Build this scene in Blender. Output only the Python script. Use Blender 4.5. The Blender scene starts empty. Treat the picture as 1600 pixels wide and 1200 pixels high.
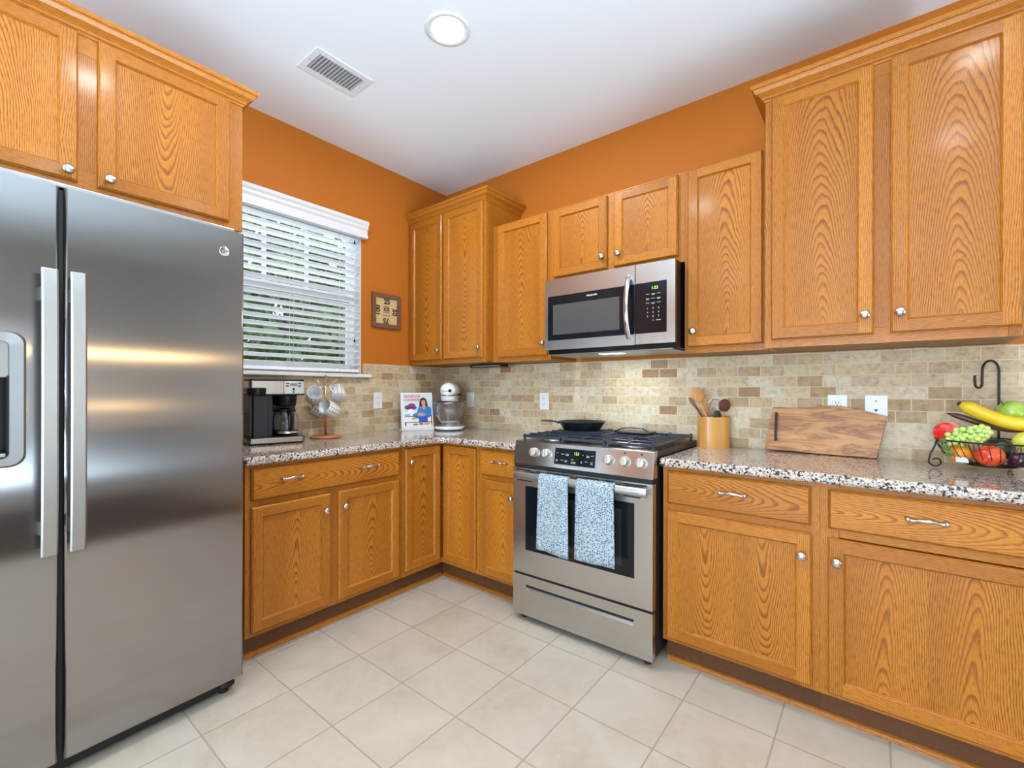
import bpy, bmesh, math, random
from mathutils import Vector, Matrix
R = math.radians
PI = math.pi
random.seed(7)
scn = bpy.context.scene
C = scn.collection

# ------------------------------------------------------------------ camera
cam = bpy.data.cameras.new('camera'); camo = bpy.data.objects.new('camera', cam); C.objects.link(camo)
camo.location = (2.7633, -2.6288, 1.2128)
camo.rotation_euler = (R(90), R(-0.106), R(38.8646))
cam.sensor_width = 36; cam.lens = 712.91 / 1600 * 36
cam.shift_x = 0.0054; cam.shift_y = 0.00546
cam.clip_start = 0.02; cam.clip_end = 200
scn.camera = camo

# ------------------------------------------------------------------ look
scn.view_settings.view_transform = 'Standard'
scn.view_settings.look = 'None'
scn.view_settings.exposure = 0.10
scn.view_settings.gamma = 1.0
scn.view_settings.use_curve_mapping = False

# ------------------------------------------------------------------ world: bright hazy sky outside
H = 2.817
w = bpy.data.worlds.new('world'); scn.world = w; w.use_nodes = True
nt = w.node_tree
bg = nt.nodes['Background']
bg.inputs[0].default_value = (0.80, 0.90, 1.0, 1); bg.inputs[1].default_value = 1.5

def area(name, loc, rot, sx, sy, power, col=(1, 1, 1), shape='RECTANGLE', spread=180):
    l = bpy.data.lights.new(name, 'AREA'); l.shape = shape; l.size = sx; l.size_y = sy
    l.energy = power; l.color = col; l.spread = R(spread)
    o = bpy.data.objects.new(name, l); C.objects.link(o); o.location = loc; o.rotation_euler = rot
    return o
# added upward fill, then daylight through the windows and doors of the open rooms
area('side_ceiling_fill', (6.02, -1.9, 0.7), (R(127), 0, R(90)), 3.0, 1.2, 72, (0.62, 0.82, 1.0), spread=66)  # added unseen fill, aimed up to brighten the ceiling and window wall
# (turned upward as added fill so the ceiling comes out brighter)
area('daylight_patio_fill', (2.6, -6.05, 1.15), (R(138), 0, 0), 2.6, 2.1, 262, (0.66, 0.84, 1.0))
area('daylight_side_door', (6.05, -2.7, 1.05), (R(100), 0, R(90)), 2.1, 1.6, 6.5, (0.70, 0.86, 1.0))
area('daylight_kitchen_window', (-1.5, -1.26, 3.75), (R(50), 0, R(-90)), 2.0, 1.6, 150, (0.80, 0.91, 1.0))
DOWNLIGHTS = [(1.283, -1.213, 17), (3.15, -1.25, 3.5), (1.60, -2.15, 7), (3.15, -2.15, 4), (1.283, -5.0, 4), (3.0, -5.0, 4)]
DL_COL = (0.97, 0.985, 1.0)

# ------------------------------------------------------------------ materials
def newmat(name):
    m = bpy.data.materials.new(name); m.use_nodes = True
    t = m.node_tree; b = t.nodes['Principled BSDF']
    return m, t, b
def N(t, typ, **kw):
    n = t.nodes.new(typ)
    for k, v in kw.items(): setattr(n, k, v)
    return n
def L(t, a, b): t.links.new(a, b)
def setin(b, **kw):
    for k, v in kw.items():
        k = k.replace('_', ' ')
        if k in b.inputs:
            b.inputs[k].default_value = v
def M(t, op, a, b=None, c=None, clamp=False):
    n = t.nodes.new('ShaderNodeMath'); n.operation = op; n.use_clamp = clamp
    for i, v in enumerate((a, b, c)):
        if v is None: continue
        if isinstance(v, (int, float)): n.inputs[i].default_value = v
        else: t.links.new(v, n.inputs[i])
    return n.outputs[0]
def mixc(t, f, a, b, bt='MIX'):
    n = t.nodes.new('ShaderNodeMix'); n.data_type = 'RGBA'; n.blend_type = bt
    for i, v in ((0, f), (6, a), (7, b)):
        if isinstance(v, (int, float)): n.inputs[i].default_value = v
        elif isinstance(v, tuple): n.inputs[i].default_value = (*v, 1) if len(v) == 3 else v
        else: t.links.new(v, n.inputs[i])
    return n.outputs[2]
def ramp(t, f, stops, interp='LINEAR'):
    n = t.nodes.new('ShaderNodeValToRGB'); n.color_ramp.interpolation = interp
    e = n.color_ramp.elements
    while len(e) < len(stops): e.new(0.5)
    for i, (p, c) in enumerate(stops):
        e[i].position = p; e[i].color = (*c, 1)
    t.links.new(f, n.inputs[0]); return n.outputs[0]
def noise(t, vec, scale, detail=3, rough=0.5, dist=0.0):
    n = N(t, 'ShaderNodeTexNoise'); n.inputs['Scale'].default_value = scale; n.inputs['Detail'].default_value = detail
    n.inputs['Roughness'].default_value = rough; n.inputs['Distortion'].default_value = dist
    if vec is not None: L(t, vec, n.inputs['Vector'])
    return n.outputs[0]
def mapping(t, vec, sc=(1, 1, 1), loc=(0, 0, 0), rot=(0, 0, 0)):
    n = N(t, 'ShaderNodeMapping'); n.inputs['Scale'].default_value = sc; n.inputs['Location'].default_value = loc
    n.inputs['Rotation'].default_value = rot
    L(t, vec, n.inputs['Vector']); return n.outputs[0]
def texco(t, out='Object'): return N(t, 'ShaderNodeTexCoord').outputs[out]
def bump(t, b, h, strength=0.3, dist=0.002):
    n = N(t, 'ShaderNodeBump'); n.inputs['Strength'].default_value = strength; n.inputs['Distance'].default_value = dist
    L(t, h, n.inputs['Height']); L(t, n.outputs[0], b.inputs['Normal'])

def plain(name, col, rough=0.5, metal=0.0, coat=0.0, spec=0.5, var=0.04, scale=30, emit=None, estr=0.0, trans=0.0, ior=1.45, alpha=1.0):
    m, t, b = newmat(name)
    if var > 0:
        f = noise(t, texco(t), scale, 2)
        c = mixc(t, f, tuple(max(0, x * (1 - var * 2)) for x in col), tuple(min(1, x * (1 + var * 2)) for x in col))
        L(t, c, b.inputs['Base Color'])
    else: b.inputs['Base Color'].default_value = (*col, 1)
    setin(b, Roughness=rough, Metallic=metal, Coat_Weight=coat, Coat_Roughness=0.08, Specular_IOR_Level=spec, Transmission_Weight=trans, IOR=ior, Alpha=alpha)
    if emit: setin(b, Emission_Color=(*emit, 1), Emission_Strength=estr)
    return m

def oak(name, light, mid, dark, lin=(0.0055)):
    m, t, b = newmat(name)
    uv = texco(t, 'UV')
    s = N(t, 'ShaderNodeSeparateXYZ'); L(t, uv, s.inputs[0]); u, v = s.outputs[0], s.outputs[1]
    wob = noise(t, mapping(t, uv, (4.5, 1.7, 1)), 1.0, 2, 0.5)
    wob2 = noise(t, mapping(t, uv, (26, 6, 1)), 1.0, 2)
    w_ = M(t, 'MULTIPLY_ADD', wob, 0.050, -0.025)
    w2 = M(t, 'MULTIPLY_ADD', wob2, 0.007, -0.0035)
    uu = M(t, 'ADD', u, w_)
    u2 = M(t, 'MULTIPLY', uu, uu)
    # depth below the board face of the heart of the tree, sliding along the board
    d = M(t, 'ADD', M(t, 'MULTIPLY', M(t, 'PINGPONG', v, 1.1), 0.115), M(t, 'ADD', w_, 0.004))
    d2 = M(t, 'MULTIPLY', d, d)
    r = M(t, 'ADD', M(t, 'SQRT', M(t, 'ADD', M(t, 'MULTIPLY', u2, 1.0), d2)), w2)
    ring = M(t, 'FRACT', M(t, 'DIVIDE', r, lin))
    # late wood line: sharp on one side
    line = ramp(t, ring, [(0.0, (0, 0, 0)), (0.50, (0.06, 0.06, 0.06)), (0.80, (1, 1, 1)), (0.90, (1, 1, 1)), (1.0, (0, 0, 0))])
    pore = noise(t, mapping(t, uv, (620, 34, 1)), 1.0, 2, 0.6)
    poref = ramp(t, pore, [(0.46, (0, 0, 0)), (0.62, (1, 1, 1))])
    fade = M(t, 'MULTIPLY_ADD', noise(t, mapping(t, uv, (9, 1.2, 1)), 1.0, 2), 0.9, 0.35, clamp=True)
    big = noise(t, mapping(t, uv, (12, 0.8, 1)), 1.0, 2)
    c = mixc(t, big, light, mid)
    tone = ramp(t, noise(t, mapping(t, uv, (1.7, 0.23, 1)), 1.0, 1), [(0.30, (0.66, 0.60, 0.52)), (0.50, (0.98, 0.98, 0.98)), (0.70, (1.20, 1.22, 1.25))])
    c = mixc(t, 1.0, c, tone, 'MULTIPLY')
    f1 = M(t, 'MULTIPLY', M(t, 'MULTIPLY', line, fade), M(t, 'MULTIPLY_ADD', poref, 0.30, 0.75), clamp=True)
    c = mixc(t, f1, c, dark)
    c = mixc(t, M(t, 'MULTIPLY', poref, 0.40), c, dark)
    L(t, c, b.inputs['Base Color'])
    setin(b, Roughness=0.42, Coat_Weight=0.22, Coat_Roughness=0.15, Specular_IOR_Level=0.25)
    bump(t, b, M(t, 'ADD', M(t, 'MULTIPLY', line, -0.6), M(t, 'MULTIPLY', poref, -0.5)), 0.12, 0.0006)
    return m
OAK = oak('honey_oak', (0.62, 0.238, 0.024), (0.50, 0.158, 0.013), (0.125, 0.030, 0.003))
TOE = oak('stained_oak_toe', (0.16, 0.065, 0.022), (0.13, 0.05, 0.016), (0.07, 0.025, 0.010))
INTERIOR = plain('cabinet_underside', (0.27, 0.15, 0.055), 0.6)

def steel(name, col=(0.60, 0.59, 0.575), rough=0.30, aniso=0.75, rot=0.0, gx=700, gy=6, gn=1.0):
    m, t, b = newmat(name)
    uv = texco(t, 'UV')
    g = noise(t, mapping(t, uv, (gx, gy, 1)), 1.0, 2, 0.6)
    L(t, mixc(t, g, tuple(x * (1 - 0.10 * gn) for x in col), tuple(min(1, x * (1 + 0.07 * gn)) for x in col)), b.inputs['Base Color'])
    L(t, M(t, 'MULTIPLY_ADD', g, 0.12 * gn * gn, rough - 0.06 * gn * gn), b.inputs['Roughness'])
    setin(b, Metallic=1.0, Anisotropic=aniso, Anisotropic_Rotation=rot)
    tn = N(t, 'ShaderNodeTangent'); tn.direction_type = 'UV_MAP'
    L(t, tn.outputs[0], b.inputs['Tangent'])
    return m
STEEL_V = steel('brushed_steel_fridge', (0.36, 0.352, 0.345), 0.145, 0.97, 0.0, gn=0.15)
STEEL_H = steel('brushed_steel_range', (0.56, 0.545, 0.525), 0.24, 0.7, 0.25, 6, 700)
STEEL_L = plain('satin_steel_light', (0.45, 0.45, 0.44), 0.40, 1.0, var=0.02)
STEEL_M = plain('grey_satin_bezel', (0.34, 0.34, 0.335), 0.40, 0.9, var=0.02)
STEEL_D2 = plain('dark_polished_steel', (0.30, 0.285, 0.27), 0.20, 1.0, var=0.0)
STEEL_D = plain('grey_steel', (0.38, 0.38, 0.38), 0.35, 1.0, var=0.03)
CHROME = plain('polished_steel', (0.60, 0.60, 0.61), 0.14, 1.0, var=0.0)
NICKEL = plain('satin_nickel', (0.55, 0.53, 0.50), 0.27, 1.0, var=0.02)
KNOBM = plain('champagne_knob_metal', (0.60, 0.55, 0.48), 0.38, 0.8, var=0.02)
BLACKGLASS = plain('black_glass', (0.008, 0.009, 0.012), 0.05, 0.0, spec=0.35, var=0)
OVENWIN = plain('dark_oven_window', (0.028, 0.028, 0.030), 0.10, 0.0, var=0.0)
MESHWIN = plain('microwave_window_mesh', (0.075, 0.070, 0.068), 0.14, 0.0, var=0.0)
BLACK = plain('black_plastic', (0.008, 0.008, 0.009), 0.26, spec=0.3, var=0.05)
BLACKM = plain('matte_black', (0.012, 0.012, 0.012), 0.6, var=0.05)
IRON = plain('cast_iron', (0.024, 0.032, 0.048), 0.30, 0.0, coat=0.35, var=0.2, scale=200)
PANIRON = plain('seasoned_iron', (0.014, 0.015, 0.017), 0.42, 0.0, coat=0.25, var=0.2, scale=150)
WROUGHT = plain('dark_bronze_wire', (0.025, 0.017, 0.014), 0.38, 0.3, var=0.1)
WHITEP = plain('white_plastic', (0.80, 0.80, 0.79), 0.35, var=0.01)
WHITET = plain('white_trim_paint', (0.74, 0.74, 0.74), 0.35, var=0.01)
SLATM = plain('white_blind_slat', (0.88, 0.90, 0.92), 0.32, var=0.01)
ENAMEL = plain('white_enamel', (0.84, 0.84, 0.83), 0.16, coat=0.5, var=0.0)
LED = plain('green_display_digits', (0.3, 0.6, 0.05), 0.5, emit=(0.62, 1.0, 0.10), estr=1.1, var=0)
PRINT = plain('grey_print', (0.55, 0.56, 0.58), 0.5, var=0)
PRINTD = plain('dark_print', (0.03, 0.028, 0.025), 0.6, var=0)

def m_wall():
    m, t, b = newmat('burnt_orange_paint')
    n = noise(t, texco(t), 260, 3); 
    L(t, mixc(t, noise(t, texco(t), 1.5, 2), (0.475, 0.138, 0.014), (0.50, 0.149, 0.016)), b.inputs['Base Color'])
    setin(b, Roughness=0.55, Specular_IOR_Level=0.2); bump(t, b, n, 0.12, 0.001); return m
WALL = m_wall()
def m_plainwall():
    m, t, b = newmat('cream_paint')
    L(t, mixc(t, noise(t, texco(t), 2.0, 2), (0.50, 0.48, 0.45), (0.53, 0.51, 0.48)), b.inputs['Base Color'])
    setin(b, Roughness=0.6); return m
CREAM = m_plainwall()
def m_ceiling():
    m, t, b = newmat('ceiling_paint')
    n = noise(t, texco(t), 180, 3)
    L(t, mixc(t, noise(t, texco(t), 1.2, 2), (0.83, 0.87, 0.90), (0.85, 0.89, 0.92)), b.inputs['Base Color'])
    setin(b, Roughness=0.7, Specular_IOR_Level=0.2); bump(t, b, n, 0.08, 0.001); return m
CEIL = m_ceiling()
def m_floor():
    m, t, b = newmat('beige_floor_tile')
    co = mapping(t, texco(t, 'Object'), (1, 1, 1), (-0.9337 + 0.3122 * 20, 0.8050 + 0.3122 * 30, 0))
    s = N(t, 'ShaderNodeSeparateXYZ'); L(t, co, s.inputs[0])
    gx = M(t, 'DIVIDE', s.outputs[0], 0.3122); gy = M(t, 'DIVIDE', s.outputs[1], 0.3122)
    fx = M(t, 'ABSOLUTE', M(t, 'SUBTRACT', M(t, 'FRACT', gx), 0.5)); fy = M(t, 'ABSOLUTE', M(t, 'SUBTRACT', M(t, 'FRACT', gy), 0.5))
    e = M(t, 'MAXIMUM', fx, fy)
    gr = ramp(t, e, [(0.4900, (0, 0, 0)), (0.4935, (1, 1, 1))])
    cv = N(t, 'ShaderNodeCombineXYZ'); L(t, M(t, 'FLOOR', gx), cv.inputs[0]); L(t, M(t, 'FLOOR', gy), cv.inputs[1])
    wn = N(t, 'ShaderNodeTexWhiteNoise'); L(t, cv.outputs[0], wn.inputs[0])
    va = N(t, 'ShaderNodeVectorMath', operation='MULTIPLY_ADD'); L(t, wn.outputs[1], va.inputs[0]); va.inputs[1].default_value = (9, 9, 9); L(t, texco(t, 'Object'), va.inputs[2])
    n1 = noise(t, va.outputs[0], 3.5, 4, 0.6, 0.6); n2 = noise(t, va.outputs[0], 26, 3, 0.6)
    c = ramp(t, M(t, 'MULTIPLY_ADD', n2, 0.25, M(t, 'MULTIPLY', n1, 0.85)), [(0.35, (0.45, 0.38, 0.29)), (0.55, (0.525, 0.455, 0.365)), (0.75, (0.57, 0.505, 0.42))])
    c = mixc(t, M(t, 'MULTIPLY', wn.outputs[0], 0.12), c, (0.55, 0.47, 0.38))
    c = mixc(t, gr, c, (0.35, 0.29, 0.23))
    L(t, c, b.inputs['Base Color'])
    L(t, M(t, 'MULTIPLY_ADD', gr, 0.4, 0.34), b.inputs['Roughness'])
    setin(b, Specular_IOR_Level=0.4)
    bump(t, b, M(t, 'MULTIPLY_ADD', n2, 0.1, M(t, 'SUBTRACT', 1.0, gr)), 0.35, 0.0015)
    return m
FLOOR = m_floor()
def m_travertine():
    m, t, b = newmat('tumbled_travertine_tile')
    uv = texco(t, 'UV')
    wob = N(t, 'ShaderNodeTexNoise'); wob.inputs['Scale'].default_value = 45; L(t, uv, wob.inputs['Vector'])
    va = N(t, 'ShaderNodeVectorMath', operation='MULTIPLY_ADD'); L(t, wob.outputs['Color'], va.inputs[0]); va.inputs[1].default_value = (0.004, 0.004, 0); L(t, uv, va.inputs[2])
    br = N(t, 'ShaderNodeTexBrick'); br.offset = 0.5; br.squash = 1.0
    L(t, va.outputs[0], br.inputs['Vector'])
    br.inputs['Scale'].default_value = 1.0; br.inputs['Color1'].default_value = (0, 0, 0, 1); br.inputs['Color2'].default_value = (1, 1, 1, 1)
    br.inputs['Mortar'].default_value = (0.5, 0.5, 0.5, 1)
    br.inputs['Mortar Size'].default_value = 0.0024; br.inputs['Mortar Smooth'].default_value = 0.35; br.inputs['Bias'].default_value = 0
    br.inputs['Brick Width'].default_value = 0.1045; br.inputs['Row Height'].default_value = 0.0530
    base = ramp(t, br.outputs[0], [(0.0, (0.53, 0.385, 0.22)), (0.20, (0.64, 0.505, 0.335)), (0.38, (0.65, 0.55, 0.41)), (0.52, (0.44, 0.285, 0.15)), (0.64, (0.60, 0.485, 0.33)), (0.78, (0.49, 0.34, 0.19)), (0.90, (0.62, 0.485, 0.31)), (1.0, (0.34, 0.195, 0.10))])
    n1 = noise(t, uv, 38, 4, 0.65, 0.5); n2 = noise(t, uv, 240, 3, 0.7)
    c = mixc(t, 1.0, base, ramp(t, n1, [(0.3, (0.74, 0.69, 0.63)), (0.5, (1.0, 1.0, 1.0)), (0.7, (1.14, 1.12, 1.08))]), 'MULTIPLY')
    c = mixc(t, M(t, 'MULTIPLY', ramp(t, n2, [(0.60, (0, 0, 0)), (0.72, (1, 1, 1))]), 0.45), c, (0.33, 0.24, 0.15))
    c = mixc(t, br.outputs[1], c, (0.66, 0.56, 0.42))
    L(t, c, b.inputs['Base Color']); setin(b, Roughness=0.62, Specular_IOR_Level=0.3)
    h = M(t, 'ADD', M(t, 'MULTIPLY', M(t, 'SUBTRACT', 1.0, br.outputs[1]), 1.0), M(t, 'MULTIPLY', n1, 0.5))
    bump(t, b, h, 0.5, 0.0025); return m
TRAV = m_travertine()
def m_granite():
    m, t, b = newmat('speckled_granite')
    co = texco(t, 'Object')
    v1 = N(t, 'ShaderNodeTexVoronoi'); v1.inputs['Scale'].default_value = 215; L(t, co, v1.inputs['Vector'])
    v2 = N(t, 'ShaderNodeTexVoronoi'); v2.inputs['Scale'].default_value = 150; L(t, co, v2.inputs['Vector'])
    s1 = N(t, 'ShaderNodeSeparateColor'); L(t, v1.outputs['Color'], s1.inputs[0])
    s2 = N(t, 'ShaderNodeSeparateColor'); L(t, v2.outputs['Color'], s2.inputs[0])
    c = ramp(t, s1.outputs[0], [(0.0, (0.52, 0.44, 0.37)), (0.22, (0.66, 0.60, 0.54)), (0.45, (0.44, 0.33, 0.26)), (0.60, (0.28, 0.21, 0.17)), (0.72, (0.60, 0.52, 0.45)), (0.90, (0.14, 0.11, 0.10))], 'CONSTANT')
    blk = ramp(t, s2.outputs[0], [(0.0, (1, 1, 1)), (0.20, (0, 0, 0))], 'CONSTANT')
    c = mixc(t, blk, c, (0.028, 0.028, 0.032))
    L(t, c, b.inputs['Base Color']); setin(b, Roughness=0.12, Specular_IOR_Level=0.55, Coat_Weight=0.25, Coat_Roughness=0.04)
    return m
GRAN = m_granite()
def m_towel():
    m, t, b = newmat('blue_dotted_towel')
    uv = texco(t, 'UV')
    vo = N(t, 'ShaderNodeTexVoronoi'); vo.inputs['Scale'].default_value = 125; vo.inputs['Randomness'].default_value = 0.45
    L(t, uv, vo.inputs['Vector'])
    f = ramp(t, vo.outputs['Distance'], [(0.33, (1, 1, 1)), (0.41, (0, 0, 0))])
    c = mixc(t, f, (0.41, 0.49, 0.53), (0.045, 0.080, 0.13))
    L(t, c, b.inputs['Base Color']); setin(b, Roughness=0.9, Specular_IOR_Level=0.1)
    bump(t, b, noise(t, uv, 900, 2), 0.3, 0.0006); return m
TOWEL = m_towel()
def m_glass():
    m, t, b = newmat('clear_glass'); setin(b, Base_Color=(0.95, 0.98, 0.97, 1), Roughness=0.0, Transmission_Weight=1.0, IOR=1.45)
    return m
GLASS = m_glass()
def m_pane():
    m, t, b = newmat('window_pane')
    tr = N(t, 'ShaderNodeBsdfTransparent'); gl = N(t, 'ShaderNodeBsdfGlossy'); gl.inputs['Roughness'].default_value = 0.02
    fr = N(t, 'ShaderNodeFresnel'); mx = N(t, 'ShaderNodeMixShader'); out = t.nodes['Material Output']
    fr.inputs[0].default_value = 1.3
    L(t, fr.outputs[0], mx.inputs[0]); L(t, tr.outputs[0], mx.inputs[1]); L(t, gl.outputs[0], mx.inputs[2]); L(t, mx.outputs[0], out.inputs[0]); return m
PANE = m_pane()
def m_board():
    m, t, b = newmat('live_edge_walnut_board')
    uv = texco(t, 'UV')
    n1 = noise(t, mapping(t, uv, (3.5, 17, 1)), 1.0, 4, 0.6, 1.4)
    n2 = noise(t, mapping(t, uv, (12, 210, 1)), 1.0, 3, 0.6)
    c = ramp(t, M(t, 'MULTIPLY_ADD', n2, 0.14, n1), [(0.38, (0.62, 0.33, 0.125)), (0.52, (0.50, 0.225, 0.070)), (0.61, (0.26, 0.095, 0.027)), (0.68, (0.50, 0.23, 0.075))])
    L(t, c, b.inputs['Base Color']); setin(b, Roughness=0.42); return m
BOARD = m_board()
BARK = plain('dark_live_edge', (0.12, 0.055, 0.025), 0.7, var=0.3, scale=60)
def m_bamboo():
    m, t, b = newmat('bamboo_strips')
    uv = texco(t, 'UV')
    s = N(t, 'ShaderNodeSeparateXYZ'); L(t, uv, s.inputs[0])
    cv = N(t, 'ShaderNodeCombineXYZ'); L(t, M(t, 'FLOOR', M(t, 'DIVIDE', s.outputs[0], 0.030)), cv.inputs[0])
    wn = N(t, 'ShaderNodeTexWhiteNoise'); L(t, cv.outputs[0], wn.inputs[0])
    g = noise(t, mapping(t, uv, (320, 8, 1)), 1.0, 3)
    c = ramp(t, M(t, 'MULTIPLY_ADD', g, 0.35, M(t, 'MULTIPLY', wn.outputs[0], 0.65)), [(0.1, (0.70, 0.36, 0.085)), (0.5, (0.60, 0.27, 0.055)), (0.9, (0.46, 0.17, 0.03))])
    L(t, c, b.inputs['Base Color']); setin(b, Roughness=0.35, Coat_Weight=0.2); return m
BAMBOO = m_bamboo()
SPOON = plain('light_spoon_wood', (0.58, 0.27, 0.085), 0.5, var=0.12, scale=40)
SPOON2 = plain('beech_spatula_wood', (0.50, 0.25, 0.08), 0.5, var=0.15, scale=40)
SPOOND = plain('dark_spoon_wood', (0.10, 0.028, 0.012), 0.4, var=0.15, scale=40)
def m_mug():
    m, t, b = newmat('white_mug_black_grid')
    uv = texco(t, 'UV')
    s = N(t, 'ShaderNodeSeparateXYZ'); L(t, uv, s.inputs[0])
    fx = M(t, 'ABSOLUTE', M(t, 'SUBTRACT', M(t, 'FRACT', M(t, 'DIVIDE', s.outputs[0], 0.0255)), 0.5))
    fy = M(t, 'ABSOLUTE', M(t, 'SUBTRACT', M(t, 'FRACT', M(t, 'DIVIDE', s.outputs[1], 0.0190)), 0.5))
    f = M(t, 'MAXIMUM', M(t, 'GREATER_THAN', fx, 0.455), M(t, 'GREATER_THAN', fy, 0.45))
    L(t, mixc(t, f, (0.80, 0.79, 0.76), (0.06, 0.05, 0.05)), b.inputs['Base Color']); setin(b, Roughness=0.25, Coat_Weight=0.3); return m
MUG = m_mug()
MUGIN = plain('mug_glaze_inside', (0.62, 0.64, 0.63), 0.25, var=0.0)
GOLD = plain('copper_rod', (0.62, 0.36, 0.20), 0.25, 1.0, var=0.03)
ACACIA = plain('acacia_round', (0.50, 0.20, 0.065), 0.4, var=0.25, scale=25)
def m_foliage(name, a, b_):
    m, t, b = newmat(name)
    L(t, ramp(t, noise(t, texco(t), 9, 5, 0.7), [(0.38, a), (0.62, b_)]), b.inputs['Base Color']); setin(b, Roughness=0.7, Specular_IOR_Level=0.2); return m
LEAF = m_foliage('tree_leaves', (0.06, 0.13, 0.06), (0.34, 0.48, 0.24))
LEAF2 = m_foliage('shrub_leaves', (0.09, 0.17, 0.09), (0.42, 0.56, 0.30))
TRUNK = plain('tree_bark', (0.14, 0.10, 0.07), 0.9, var=0.3, scale=12)
GRASS = m_foliage('lawn_grass', (0.10, 0.17, 0.05), (0.20, 0.30, 0.10))

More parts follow.
